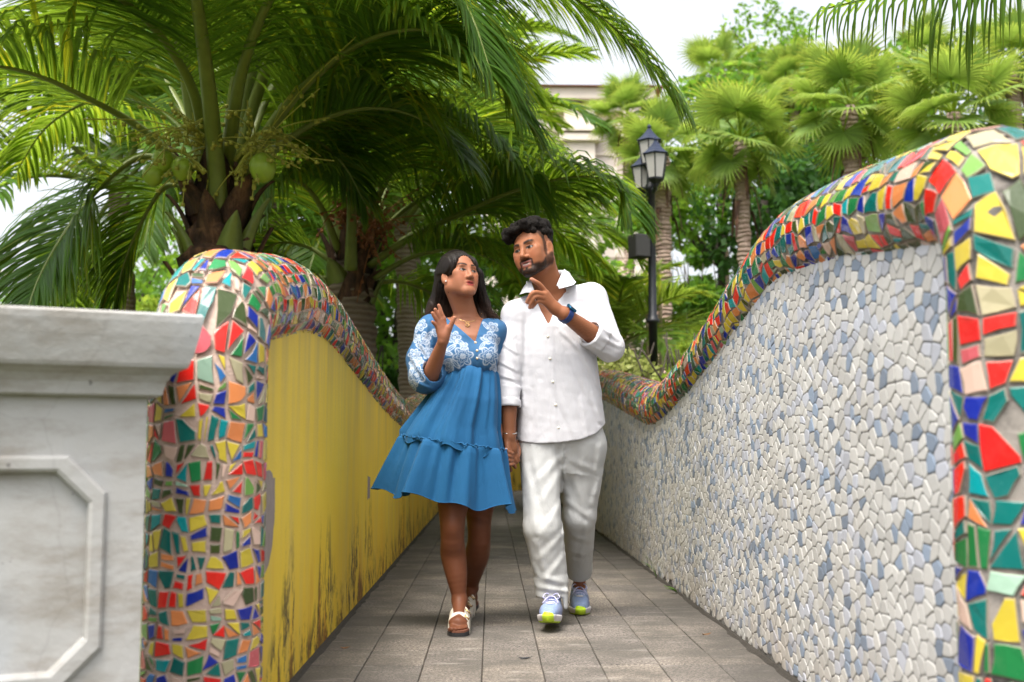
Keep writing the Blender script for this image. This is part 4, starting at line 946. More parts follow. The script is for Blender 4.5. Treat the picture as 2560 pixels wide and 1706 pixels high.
def CC(a, b, ra, rb=None, rd=.004):
    """Tapered cylinder with flat ends."""
    a, b = np.asarray(a, float), np.asarray(b, float); rb = ra if rb is None else rb; L = np.linalg.norm(b - a); ax = (b - a) / L
    def f(P):
        q = P - a; t = q @ ax; rad = _len(q - t[:, None] * ax) - (ra + (rb - ra) * np.clip(t / L, 0, 1)) + rd
        cap = np.abs(t - L / 2) - L / 2 + rd
        return np.minimum(np.maximum(rad, cap), 0) + np.sqrt(np.maximum(rad, 0) ** 2 + np.maximum(cap, 0) ** 2) - rd
    return f
def LOFT(rows, e=2.3):
    """Stacked super-ellipses: rows of (z, cx, cy, half width, half depth), rising z."""
    A = np.array(sorted(rows), float)
    def f(P):
        z = P[:, 2]; zz = np.clip(z, A[0, 0], A[-1, 0]); cx, cy, a, b = (np.interp(zz, A[:, 0], A[:, k]) for k in (1, 2, 3, 4))
        k = (np.abs((P[:, 0] - cx) / a) ** e + np.abs((P[:, 1] - cy) / b) ** e) ** (1 / e)
        d = (k - 1) * np.minimum(a, b); cap = np.maximum(A[0, 0] - z, z - A[-1, 0])
        return np.maximum(d, cap)
    return f
def TUBE(pts, rad, n=14):
    """A limb: a smooth curve through pts whose radius runs smoothly through rad."""
    Q = catmull(np.column_stack([np.asarray(pts, float), np.asarray(rad, float)]), n); a, b = Q[:-1, :3], Q[1:, :3]; ra, rb = Q[:-1, 3], Q[1:, 3]; ab = b - a; L2 = np.maximum((ab * ab).sum(1), 1e-12)
    def f(P):
        out = None; idx = range(len(a))
        if len(P) > 600:                                        # only the pieces that can be nearest in this block
            c = (P[0] + P[-1]) / 2; Rb = np.linalg.norm(P[-1] - P[0]) / 2
            t = np.clip(((c - a) * ab).sum(1) / L2, 0, 1); dc = np.linalg.norm(c - a - t[:, None] * ab, axis=1) - (ra + (rb - ra) * t)
            if Rb < .1: idx = np.nonzero(dc < dc.min() + 2 * Rb + .002)[0]
        for i in idx:
            q = P - a[i]; t = np.clip((q @ ab[i]) / L2[i], 0, 1); d = _len(q - t[:, None] * ab[i]) - (ra[i] + (rb[i] - ra[i]) * t)
            out = d if out is None else np.minimum(out, d)
        return out
    return f
def folds(P, lines, ymax):
    """Height of cloth folds: each line is a ridge with a hollow on its lower side, on the side of the cloth that faces the path."""
    h = np.zeros(len(P)); x, z = P[:, 0], P[:, 2]
    c = (P[0] + P[-1]) / 2; Rb = np.linalg.norm(P[-1] - P[0]) / 2
    for a, b, w, amp in lines:
        ax, az, bx, bz = a[0], a[2], b[0], b[2]; dx, dz = bx - ax, bz - az; L = math.hypot(dx, dz)
        if Rb < .1:
            t = min(1, max(0, ((c[0] - ax) * dx + (c[2] - az) * dz) / (L * L)))
            if math.hypot(c[0] - ax - t * dx, c[2] - az - t * dz) > Rb + 3.6 * w: continue
        t = np.clip(((x - ax) * dx + (z - az) * dz) / (L * L), 0, 1); ex, ez = x - ax - t * dx, z - az - t * dz
        dd = np.hypot(ex, ez); sg = np.sign(ex * dz - ez * dx) * dd; fade = .35 + .65 * np.sin(np.clip(t, .02, .98) * math.pi) ** .7
        h += amp * fade * (np.exp(-(dd / w) ** 2) - .75 * np.exp(-((sg - 1.5 * w) / w) ** 2) * (dd < 4 * w))
    return h * (P[:, 1] < ymax)
def smin(a, b, k):
    h = np.maximum(k - np.abs(a - b), 0) / k
    return np.minimum(a, b) - h * h * k * .25
def smax(a, b, k): return -smin(-a, -b, k)
class Sdf:
    def __init__(s): s.p = []; s.post = None
    def u(s, f, k=.02): s.p.append((f, 'u', k)); return s
    def sub(s, f, k=.01): s.p.append((f, 's', k)); return s
    def chain(s, pts, rad, k=.012):
        return s.u(TUBE(pts, rad, max(6, 5 * len(pts) - 2)), k)
    def ev(s, P, cull=None):
        d = np.full(len(P), 1.0)
        for i, (f, op, k) in enumerate(s.p):
            if cull is not None and not cull[i]: continue
            v = f(P)
            if op == 'u': d = smin(d, v, k)
            else: d = smax(d, -v, k)
        return s.post(P, d) if s.post else d
    def mesh(s, lo, hi, h, B=12, slack=.013, skip=()):
        lo, hi = np.asarray(lo, float), np.asarray(hi, float); nb = np.ceil((hi - lo) / (h * B)).astype(int)
        R = h * B * math.sqrt(3) / 2
        g = np.stack(np.meshgrid(*[np.arange(n) for n in nb], indexing='ij'), -1).reshape(-1, 3)
        cen = lo + (g + .5) * h * B
        vals = np.stack([f(cen) for f, _, _ in s.p], 1)
        reach = R * 1.05 + .018 + np.array([k for _, _, k in s.p]); dc = s.ev(cen); keep = np.abs(dc) < R * 1.12 + slack
        for a, b in skip: keep &= ~((cen - h * B / 2 > a + 3 * h).all(1) & (cen + h * B / 2 < b - 2 * h).all(1))
        ny, nz = int(nb[1] * B + 2), int(nb[2] * B + 2)
        o = np.stack(np.meshgrid(*[np.arange(B + 1)] * 3, indexing='ij'), -1).reshape(-1, 3); S = B + 1
        co = np.array([(i, j, k) for i in (0, 1) for j in (0, 1) for k in (0, 1)])
        edges = [(a, b) for a in range(8) for b in range(a + 1, 8) if np.abs(co[a] - co[b]).sum() == 1]
        def block(bi):
            base = g[bi] * B
            cull = vals[bi] < reach
            if not cull.any(): return None
            v = s.ev(lo + (base + o) * h, cull).reshape(S, S, S); v = np.where(v == 0, 1e-9, v)
            ins = v < 0
            if ins.all() or not ins.any(): return None
            cnt = sum(ins[i:i + B, j:j + B, k:k + B].astype(np.int8) for i, j, k in co)
            act = np.argwhere((cnt > 0) & (cnt < 8))
            if len(act) == 0: return None
            cv = np.stack([v[act[:, 0] + i, act[:, 1] + j, act[:, 2] + k] for i, j, k in co], 1)
            acc = np.zeros((len(act), 3)); n = np.zeros(len(act))
            for a, b in edges:
                m = (cv[:, a] < 0) != (cv[:, b] < 0); t = np.where(m, cv[:, a] / np.where(m, cv[:, a] - cv[:, b], 1), 0)
                acc += m[:, None] * (co[a] + t[:, None] * (co[b] - co[a])); n += m
            gc = act + base; qs = []
            for ax in range(3):
                d = [0, 0, 0]; d[ax] = 1
                A, Bv = ins[:B, :B, :B], ins[d[0]:B + d[0], d[1]:B + d[1], d[2]:B + d[2]]
                e = np.argwhere(A != Bv)
                if len(e) == 0: continue
                flip = A[e[:, 0], e[:, 1], e[:, 2]]; q = e + base; a1, a2 = (ax + 1) % 3, (ax + 2) % 3
                cs = []
                for i, j in ((1, 1), (0, 1), (0, 0), (1, 0)):
                    c = q.copy(); c[:, a1] -= i; c[:, a2] -= j; cs.append((c[:, 0].astype(np.int64) * ny + c[:, 1]) * nz + c[:, 2])
                Q = np.stack(cs, 1); Q[~flip] = Q[~flip][:, ::-1]; qs.append(Q)
            return lo + (gc + acc / n[:, None]) * h, (gc[:, 0].astype(np.int64) * ny + gc[:, 1]) * nz + gc[:, 2], qs
        got = [q for q in map(block, np.nonzero(keep)[0]) if q is not None]
        verts, keys, quads = [q[0] for q in got], [q[1] for q in got], [w for q in got for w in q[2]]
        keys = np.concatenate(keys); verts = np.concatenate(verts); Q = np.concatenate(quads)
        od = np.argsort(keys); keys, verts = keys[od], verts[od]
        ix = np.searchsorted(keys, Q); ix = np.minimum(ix, len(keys) - 1); ok = (keys[ix] == Q).all(1)
        return verts, ix[ok].astype(np.int32)
def sdf_obj(name, sdf, lo, hi, h, material, parent, colour=None, fine=(), hf=.0026):
    """fine: boxes (lo, hi) that are meshed with the small step hf, the rest of the same surface with h."""
    fine = [(np.minimum(a, b), np.maximum(a, b)) for a, b in fine]
    V, Q = sdf.mesh(lo, hi, h, skip=fine)
    if fine:
        c = V[Q].mean(1); out = np.ones(len(Q), bool)
        for a, b in fine: out &= ~((c > a + h * 1.6).all(1) & (c < b - h * 1.2).all(1))
        Q = Q[out]; Vs, Qs, n = [V], [Q], len(V)
        for a, b in fine:
            v, q = sdf.mesh(a, b, hf); Vs.append(v); Qs.append(q + n); n += len(v)
        V, Q = np.concatenate(Vs), np.concatenate(Qs); used = np.unique(Q); re = np.full(len(V), -1, np.int64); re[used] = np.arange(len(used)); V, Q = V[used], re[Q].astype(np.int32)
    return mesh_obj(name, V, Q, material, parent, smooth=True, vcol=colour(V) if colour else None)
def sstep(a, b, x):
    t = np.clip((x - a) / (b - a), 0, 1); return t * t * (3 - 2 * t)
def lerp(a, b, w): return a * (1 - w[:, None]) + np.asarray(b) * w[:, None]
_WOB = {}
def wob(P, s, seed=0):
    """A cheap smooth pseudo-noise in about -1..1."""
    if seed not in _WOB:
        r = np.random.RandomState(seed); D = r.normal(size=(5, 3)); D /= np.linalg.norm(D, axis=1)[:, None]; _WOB[seed] = (D * r.uniform(.6, 1.7, 5)[:, None], r.uniform(0, 6.28, 5))
    D, ph = _WOB[seed]
    return np.sin((P @ D.T) * s + ph).sum(1) / 2.9
# ------------------------------------------------------------------ people
def skin_mat(name, rough=.48):
    k = NT(name); p = k.pos(); c = k.vcol()
    c = k.mix(k.math('MULTIPLY', k.noise(p, 60, 5, .6), .12), c, k.mix(1.0, c, (.62, .52, .48), 'MULTIPLY'))
    k.col(c).set(Roughness=rough, Subsurface_Weight=.08, Subsurface_Scale=.003, Specular_IOR_Level=.22)
    k.b.inputs['Subsurface Radius'].default_value = (1.0, .35, .2)
    k.bump(k.noise(p, 420, 3), .12, .0012); return k.m
def cloth_mat(name, c, weave=900, rough=.85, vcol=False, sheen=.2, crease=.35, var=.10):
    k = NT(name); p = k.pos()
    cc = k.vcol() if vcol else c
    w = k.noise(p, weave, 2, .6); low = k.noise(p, 7, 5, .6)
    if not vcol: cc = k.mix(low, tuple(x * (1 - var) for x in c), tuple(min(1, x * (1 + var)) for x in c))
    k.col(k.mix(k.math('MULTIPLY', w, .16), cc, (.25, .25, .28))).set(Roughness=rough, Sheen_Weight=sheen)
    fine = k.noise(k.pos((1, 1, .45)), 34, 6, .62, .6)
    k.bump(k.math('ADD', k.math('MULTIPLY', fine, 1.0), k.math('MULTIPLY', w, .06)), crease, .010); return k.m
def frame(yaw, pitch, roll):
    """Head axes: x to the person's right, y ahead, z up. yaw > 0 turns to the right of the picture."""
    cy, sy, cp, sp = math.cos(yaw), math.sin(yaw), math.cos(pitch), math.sin(pitch)
    f = np.array([sy * cp, -cy * cp, sp]); z0 = N(np.array([math.sin(roll), 0, math.cos(roll)])); x = N(np.cross(f, z0)); z = np.cross(x, f)
    return np.stack([x, f, z], 1)
def add_head(S, H, R, sc, male):
    L = lambda *p: H + R @ (np.array(p) * sc)
    e = lambda c, r, k=.02: S.u(EL(L(*c), np.array(r) * sc, R), k)
    rc = lambda a, b, ra, rb, k=.015: S.u(RC(L(*a), L(*b), ra * sc, rb * sc), k)
    e((0, -.018, .045), (.077, .096, .083)); w = 1.04 if male else .91
    e((0, .030, -.012), (.064 * w, .057, .078), .03); e((0, .018, -.065), (.050 * w, .062, .040), .03)
    for s in (-1, 1):
        rc((s * .054 * w, -.005, -.052), (s * .020, .066, -.097), .025, .019, .025)
        e((s * .041 * w, .060, -.030), (.026, .022, .027), .025)
        e((s * .046, .058, -.004), (.020, .018, .014), .02)
    for s in (-1, 1): e((s * .036 * w, .046, -.060), (.025, .030, .032), .02)
    e((0, .073, -.098), (.024, .018, .018), .02)
    rc((-.036, .076, .026), (.036, .076, .026), .011, .011, .02)
    for s in (-1, 1): S.sub(EL(L(s * .032, .101, .005), np.array((.021, .020, .013)) * sc, R), .016)
    rc((0, .085, .014), (0, .1065 if male else .1020, -.030), .0085 if male else .0075, .0115 if male else .0100, .016)
    for s in (-1, 1): e((s * .0135, .093, -.036), (.009, .011, .008), .008)
    S.sub(EL(L(0, .104, -.046), np.array((.012, .006, .003)) * sc, R), .004)
    for s in (-1, 1):
        e((s * .032, .0705, .004), (.0145, .0130, .0122), .003)
        rc((s * .018, .0815, .0095), (s * .046, .0745, .0095), .0042, .0036, .005)
        rc((s * .020, .080, -.0035), (s * .044, .0745, -.003), .0032, .0030, .006)
    rc((-.020, .0835, -.0605), (.020, .0835, -.0605), .0060, .0060, .008); rc((-.008, .0885, -.0590), (.008, .0885, -.0590), .0058, .0058, .008)
    rc((-.016, .0830, -.0720), (.016, .0830, -.0720), .0075, .0075, .008)
    S.sub(RC(L(-.021, .0925, -.0655), L(.021, .0925, -.0655), .0032 * sc * (1.7 if male else 1)), .004)
    for s in (-1, 1):
        er = R @ np.array(Matrix.Rotation(s * .35, 3, 'Z') @ Matrix.Rotation(.15, 3, 'X'))
        S.u(EL(L(s * .078, -.012, -.006 - (0 if male else .010)), np.array((.0075, .019, .031)) * sc, er), .008)
        S.u(RC(L(s * .074, -.004, -.034), L(s * .077, -.012, -.030), .008 * sc), .008)
        S.sub(EL(L(s * .086, -.006, -.002), np.array((.006, .010, .018)) * sc, er), .006)
def head_paint(C, V, H, R, sc, male, skin):
    q = ((V - H) @ R) / sc; x, y, z = q[:, 0], q[:, 1], q[:, 2]; ax = np.abs(x); face = y > .02
    n1, n2 = wob(V, 160, 3), wob(V, 420, 5)
    head = (z > -.16) & (np.abs(x) < .12) & (np.abs(y) < .16)
    W = np.where(head & face, 1.0, 0.0)
    C = lerp(C, skin * np.array((1.18, .92, .88)), .45 * W * np.exp(-((ax - .042) / .02) ** 2 - ((z + .03) / .022) ** 2))     # cheeks
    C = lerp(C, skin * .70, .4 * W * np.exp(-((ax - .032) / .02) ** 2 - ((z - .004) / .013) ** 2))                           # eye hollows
    if male:
        yc = np.clip(y, 0, .062); zup = -.022 - .74 * yc; zlo = -.070 - .62 * np.clip(y, 0, .085)
        jaw = sstep(zup + .004, zup - .012, z + n1 * .003) * sstep(zlo - .020, zlo - .006, z) * sstep(-.022, -.008, y) * np.where(y < .03, .86, 1.0)
        side = sstep(.052, .058, ax) * sstep(.032, .020, y) * sstep(-.002, .004, y) * (z < .05) * (z > -.06) * .8 * (ax < .0735)
        mous = np.exp(-(((z + .0500) / .0068) ** 4)) * (ax < .029) * (y > .05)
        gote = np.exp(-(((ax - .0285) / .0055) ** 4)) * (z < -.048) * (z > -.095) * (y > .04)
        keep = np.exp(-((ax / .0235) ** 6 + ((z + .0665) / .0115) ** 6)) * (y > .06)
        bare = np.exp(-(((ax - .014) / .008) ** 4 + ((z + .083) / .006) ** 4)) * (y > .05)
        b = np.maximum(np.maximum(jaw * (1 - keep * .98) * (1 - bare * .75), side), np.maximum(mous * (1 - keep * .3), gote)) * np.clip(.95 + .05 * n2, 0, 1)
        C = lerp(C, (.008, .006, .005), np.clip(b, 0, .96) * head)
        fade = head * (ax < .074) * sstep(.032, .016, y - .5 * np.clip(z - .03, 0, .1)) * sstep(.018, .04, z) * .85; C = lerp(C, (.02, .015, .012), fade)
    zc = z - 5.0 * x * x * (1.6 if male else .6)
    lip = W * np.exp(-((ax / (.0225 if male else .0185)) ** 4 + ((zc + .0665) / .0110) ** 4)) * (y > .066)
    C = lerp(C, (.26, .085, .075) if male else (.27, .040, .040), np.clip(lip * 1.4, 0, .95))
    line = W * np.exp(-((ax / .018) ** 6 + ((zc + .0665) / .0024) ** 2)) * (y > .06)
    C = lerp(C, (.55, .48, .42) if male else (.10, .02, .02), np.clip(line * (1.3 if male else 1.0), 0, .95))
    thick = .0062 if male else .0054
    bz = .0285 + .006 * np.sin(np.clip((ax - .012) / .042, 0, 1) * 2.6) - (.004 if male else 0)
    brow = W * (np.exp(-((z - bz) / thick) ** 4)) * sstep(.009, .014, ax) * (1 - sstep(.047, .055, ax))
    C = lerp(C, (.010, .007, .006), np.clip(brow, 0, .93))
    gx, gz = (.003, -.001) if male else (-.004, .002)
    ex = ax - .032; open_ = .0054 * np.clip(1 - (ex / .0155) ** 2, 0, 1)
    eye = W * (np.abs(ex) < .0155) * (np.abs(z - .0035) < open_); lash = W * (np.abs(ex) < .0175) * (np.abs(z - .0035) < open_ + .0028) * (z > .000)
    C = lerp(C, (.016, .011, .010), lash * .9)
    C = lerp(C, (.25, .225, .21), eye * 1.0)
    iris = eye * (((x - np.sign(x) * .032 - gx) ** 2 + (z - .0045 - gz) ** 2) < .0083 ** 2)
    C = lerp(C, (.012, .008, .006), iris * 1.0)
    nost = W * np.exp(-(((ax - .008) / .005) ** 2 + ((z + .043) / .003) ** 2)) * (y > .085)
    return lerp(C, skin * .25, np.clip(nost, 0, .35))
def finger(S, pts, r0, r1, k=.006):
    S.chain(pts, np.linspace(r0, r1, len(pts)), k)
A = at
HS = .0046

# ================================================================ the woman
WS = np.array((.310, .128, .070)); WY = 4.95
woman = empty('person', (*at(1165, 1555, 4.95)[:2], 0), 'woman in a blue embroidered dress and white sandals, raising her open palm', 'person')
wH, wR, wsc = at(1148, 693, 4.93), frame(math.radians(35), math.radians(13), math.radians(4)), .895
S = Sdf(); add_head(S, wH, wR, wsc, False)
wl = lambda *p: wH + wR @ (np.array(p) * wsc)
neck0 = at(1170, 800, 4.985)
S.u(RC(wl(0, -.030, -.055), neck0, .050, .051), .03)
for s in (-1, 1): S.u(RC(wl(s * .045, -.02, -.06), neck0 + np.array([s * -.018, -.030, -.005]), .014, .011), .025)     # neck muscles
w_torso = [(at(1178, 1090, WY)[2], at(1170, 0, WY)[0], 4.97, .150, .105), (at(0, 1000, WY)[2], at(1174, 0, WY)[0], 4.97, .115, .085), (at(0, 935, WY)[2], at(1177, 0, WY)[0], 4.965, .105, .082),
           (at(0, 880, WY)[2], at(1173, 0, WY)[0], 4.96, .118, .088), (at(0, 840, WY)[2], at(1168, 0, WY)[0], 4.96, .128, .080), (at(0, 812, WY)[2], at(1164, 0, WY)[0], 4.965, .118, .060), (at(0, 796, WY)[2], at(1164, 0, WY)[0], 4.975, .085, .045)]
S.u(LOFT(w_torso), .03)
for u in (1138, 1207): S.u(EL(at(u, 893, 4.895), (.050, .045, .050)), .035)
wsR, wsL = at(1078, 824, 4.96), at(1238, 828, 5.01)
S.u(RC(neck0 + np.array([0, .01, -.035]), wsR, .045, .040), .03).u(RC(neck0 + np.array([0, .01, -.035]), wsL, .045, .040), .03)
weR, wwR = at(1072, 952, 4.90), at(1108, 852, 4.745)
S.chain([wsR, weR], [.040, .033], .02); S.chain([weR, weR + (wwR - weR) * .3, wwR], [.033, .035, .0215], .02)
weL, wwL = at(1255, 985, 5.10), at(1289, 1102, 5.075)
S.chain([wsL, weL], [.040, .032], .02); S.chain([weL, weL + (wwL - weL) * .3, wwL], [.032, .033, .021], .02)
# raised right hand, palm to the viewer
pd = {'i': [(1113, 836, 4.738), (1109, 797, 4.725), (1102, 779, 4.715), (1099.5, 770, 4.712), (1097, 764, 4.710)],
      'm': [(1109, 838, 4.738), (1101, 802, 4.725), (1094, 786, 4.712), (1090.5, 779, 4.707), (1088, 774, 4.703)],
      'r': [(1106, 840, 4.738), (1097, 810, 4.727), (1088, 795, 4.712), (1083.5, 788, 4.706), (1081, 783, 4.702)],
      'p': [(1103, 843, 4.740), (1095, 821, 4.731), (1088, 812, 4.718), (1083.5, 807.5, 4.710), (1081, 805, 4.706)]}
for q, rad in (('i', .0090), ('m', .0092), ('r', .0087), ('p', .0078)):
    pts = [at(*p) for p in pd[q]]; S.u(RC(pts[0], pts[1], .0125, .0105), .010); finger(S, pts[1:], rad * 1.06, rad * .78)
S.u(RC(wwR, at(1109, 838, 4.738), .0205, .020), .012); S.u(EL(at(1106, 826, 4.733), (.022, .011, .030)), .012)
pts = [at(1115, 842, 4.735), at(1124, 820, 4.722), at(1131, 806, 4.713), at(1136, 795, 4.708)]
S.u(RC(pts[0], pts[1], .0155, .0120), .012); finger(S, pts[1:], .0110, .0088)
# left hand, fingers laid over his
S.u(RC(wwL, at(1290, 1128, 5.045), .020, .019), .012); S.u(EL(at(1291, 1130, 5.045), (.017, .024, .030)), .01)
for j, (t0, t1, t2) in enumerate((((1291, 1128, 5.025), (1278, 1133, 4.953), (1265.5, 1124, 4.946)), ((1291, 1136, 5.025), (1277, 1142, 4.953), (1263.5, 1134, 4.948)),
                                  ((1291, 1144, 5.03), (1277, 1152, 4.956), (1263.5, 1146, 4.950)), ((1290, 1151, 5.035), (1279, 1162, 4.958), (1266, 1161, 4.952)))):
    finger(S, [at(*t0), at(*t1), at(*t2)], .0092, .0072)
finger(S, [at(1293, 1112, 5.04), at(1298, 1128, 5.02), at(1296, 1142, 5.005)], .011, .008)
# legs
for hip, kn, calf, an, heel, ball in ((at(1142, 1080, 4.96), at(1131, 1316, 4.87), at(1133, 1375, 4.90), at(1149, 1500, 4.905), (1152, 4.955), (1147, 4.78)),
                                      (at(1206, 1080, 4.98), at(1198, 1314, 5.03), at(1194, 1372, 5.10), at(1178, 1468, 5.30), (1177, 5.34), (1156, 5.17))):
    S.u(TUBE([hip, kn * .6 + hip * .4, kn + np.array([0, .012, .05]), kn + np.array([0, .008, 0]), kn + np.array([0, .016, -.06]), calf + np.array([0, .018, -.02]), (calf + an) / 2 + np.array([0, .008, 0]), an * .85 + calf * .15, an],
             [.088, .076, .058, .0525, .0500, .0545, .0460, .0330, .0300], 34), .02)
    S.u(EL(kn + np.array([0, -.024, .0]), (.030, .024, .034)), .03)
    front = ball[1] < 5
    lift = 0.0 if front else .020
    hx = at(heel[0], 1555, heel[1])[0]; bx = at(ball[0], 1560, ball[1])[0]
    Hh, Bb = np.array([hx, heel[1], .054 + lift]), np.array([bx, ball[1], .045])
    S.chain([an, (an + Hh) / 2, Hh], [.030, .029, .027], .012); S.chain([an + np.array([0, -.008, -.004]), (an + Bb) / 2 + np.array([0, 0, -.008]), Bb], [.031, .027, .022], .015)
    S.u(RC(Hh, Bb, .027, .024), .02); dirv = N(Bb - Hh); side = np.cross(dirv, (0, 0, 1))
    S.u(RC(Bb + side * .022, Bb - side * .020, .021, .018), .015)
    for i, (o, ln, rd) in enumerate(((-.026, .058, .0125), (-.009, .056, .0088), (.006, .050, .0085), (.019, .041, .0080), (.031, .030, .0076))):
        b0 = Bb + side * (-o) * 1.0 + np.array([0, 0, -.008]); S.u(RC(b0, b0 + dirv * ln + np.array([0, 0, -.006]), rd, rd * .95), .005)
def woman_paint(V):
    C = np.tile(WS, (len(V), 1)); z = V[:, 2]
    C = lerp(C, WS * np.array((.48, .42, .38)), sstep(.85, .55, z))  # legs painted darker: their shade is put into the skin colour
    hand = _len(V - at(1105, 815, 4.72)); C = lerp(C, np.array((.40, .165, .10)), sstep(.11, .05, hand) * .9)
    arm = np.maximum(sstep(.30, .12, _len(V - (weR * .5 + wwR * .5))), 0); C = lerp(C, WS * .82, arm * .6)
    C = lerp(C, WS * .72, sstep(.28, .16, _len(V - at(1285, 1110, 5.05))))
    for t in ((1265.5, 1122, 4.946), (1263.5, 1132, 4.948), (1263.5, 1144, 4.95), (1266, 1160, 4.952)): C = lerp(C, (.55, .36, .33), sstep(.010, .005, _len(V - at(*t))))
    C = lerp(C, (.42, .13, .11), sstep(.016, .006, _len(V - (np.array([at(1147, 1560, 4.78)[0] + .026, 4.78 - .054, .050])))))
    C = lerp(C, np.array((.07, .05, .05)), sstep(.016, .006, _len(V - at(1199, 833, 4.885))) * .6)
    return head_paint(C, V, wH, wR, wsc, False, WS)
SKIN_W = skin_mat('skin_of_woman')
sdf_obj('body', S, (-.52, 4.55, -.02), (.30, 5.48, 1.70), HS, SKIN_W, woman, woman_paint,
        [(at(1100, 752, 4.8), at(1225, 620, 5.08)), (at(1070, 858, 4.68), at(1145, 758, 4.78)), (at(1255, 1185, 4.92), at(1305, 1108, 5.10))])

# ---- her hair
k = NT('dark_hair'); p = k.pos((1, 1, .16)); c = k.vcol()
st = k.noise(p, 260, 4, .7); k.col(k.mix(st, k.mix(1.0, c, (.45, .45, .45), 'MULTIPLY'), c)).set(Roughness=.42, Specular_IOR_Level=.20)
k.b.inputs['Anisotropic'].default_value = .5; k.bump(st, .7, .004); HAIR_W = k.m
HS_ = Sdf()
HS_.u(EL(wl(0, -.026, .052), np.array((.084, .103, .090)) * wsc, wR), .02)
for s in (-1, 1):                                              # hair parted and swept back past the temples
    HS_.u(EL(wl(s * .056, .012, .045), np.array((.032, .062, .062)) * wsc, wR), .02)
back = wl(0, -.085, -.02)
for u0, v0, y0, u1, v1, y1, ra, rb in ((1112, 690, 4.98, 1098, 770, 5.03, .040, .046), (1098, 770, 5.03, 1082, 815, 5.04, .046, .030), (1120, 720, 5.03, 1122, 800, 5.06, .050, .055),
                                       (1090, 775, 5.03, 1066, 803, 5.03, .030, .010), (1160, 690, 5.04, 1165, 800, 5.09, .070, .060), (1192, 690, 5.00, 1206, 765, 5.03, .030, .030),
                                       (1206, 765, 5.03, 1222, 802, 5.03, .030, .022), (1220, 795, 5.03, 1243, 806, 5.02, .020, .007), (1203, 775, 5.00, 1208, 800, 4.98, .018, .016)):
    HS_.u(RC(at(u0, v0, y0), at(u1, v1, y1), ra, rb), .035)
face_cut = EL(wl(0, .088, -.018), np.array((.066, .068, .108)) * wsc, wR)
HS_.sub(face_cut, .012)
HS_.sub(RC(wl(.075, .012, -.022), wl(.078, .0, -.04), .016 * wsc), .01)
HS_.post = lambda P, d: d + .0016 * np.sin(P[:, 0] * 430 + np.sin(P[:, 2] * 18) * 2 + P[:, 1] * 300)
def hair_paint(V):
    C = np.tile(np.array((.013, .008, .006)), (len(V), 1)); return lerp(C, (.060, .030, .019), sstep(at(0, 735, 5)[2], at(0, 800, 5)[2], V[:, 2]) * .9)
hair = sdf_obj('hair', HS_, (-.48, 4.78, 1.25), (.08, 5.20, 1.70), .0032, HAIR_W, woman, hair_paint)
r = random.Random(3); mb = MB()
for i in range(420):                                           # loose strands along the fall of the hair
    left_ = r.random() < .62
    if left_: a = (r.uniform(1100, 1122), r.uniform(668, 705)); m = (a[0] - r.uniform(2, 14), 760 + r.uniform(-8, 8)); e_ = (r.uniform(1050, 1112), r.uniform(790, 822))
    else: a = (r.uniform(1190, 1203), r.uniform(690, 715)); m = (r.uniform(1200, 1214), 762 + r.uniform(-8, 8)); e_ = (r.uniform(1206, 1256), r.uniform(792, 812))
    y = r.uniform(4.95, 5.05); P = catmull([at(*a, y), at((a[0] + m[0]) / 2, (a[1] + m[1]) / 2 + 4, y - .01), at(*m, y + .01), at(*e_, y + .02)], 9)
    mb.tube(P, np.linspace(.0015, .0005, 9), 3, cap=False)
for i in range(200):                                           # hair combed back from the parting
    b_ = r.uniform(-1.0, .62); sgn = 1 if r.random() < .6 else -1; k_ = r.uniform(1.0, 1.022); P = []
    for q in np.linspace(.04, 1, 9):
        th_ = q * 1.62; bb = b_ - .55 * q; d = np.array([sgn * math.sin(th_) * math.cos(bb), math.sin(bb), math.cos(th_) * math.cos(bb)]); P.append(wl(*(np.array([0, -.026, .052]) + d * np.array([.0855, .1045, .0915]) * k_)))
    mb.tube(P, np.linspace(.0010, .0006, 9), 3, cap=False)
cc = hair_paint(np.array(mb.v)); mesh_obj('loose_strands', mb.v, mb.f, HAIR_W, hair, vcol=cc, smooth=True)

# ---- her dress: bodice and sleeves
BLUE = np.array((.0, .086, .220))
def flower(x, z, cx, cz, R, n, rot=0.0):
    dx, dz = x - cx, z - cz; rr = np.hypot(dx, dz); a = np.arctan2(dz, dx) + rot
    pr = R * (.62 + .38 * np.abs(np.cos(a * n / 2))); out = np.exp(-((rr - pr) / .0030) ** 2) * (rr < R * 1.2)
    pr2 = pr * .62; out = np.maximum(out, .8 * np.exp(-((rr - pr2) / .0024) ** 2) * (rr < R))
    out = np.maximum(out, .75 * (rr < R * .30)); out = np.maximum(out, .55 * np.exp(-((np.sin(a * n / 2)) / .22) ** 2) * (rr < R * .9) * (rr > R * .3)); return out
def leaf(x, z, cx, cz, ln, ang, w=.40):
    dx, dz = x - cx, z - cz; c, s = math.cos(ang), math.sin(ang); u, v = dx * c + dz * s, -dx * s + dz * c
    e = np.sqrt((u / ln) ** 2 + (v / (ln * w)) ** 2); return np.maximum(np.exp(-((e - 1) / .22) ** 2), .7 * np.exp(-(v / .0022) ** 2) * (np.abs(u) < ln))
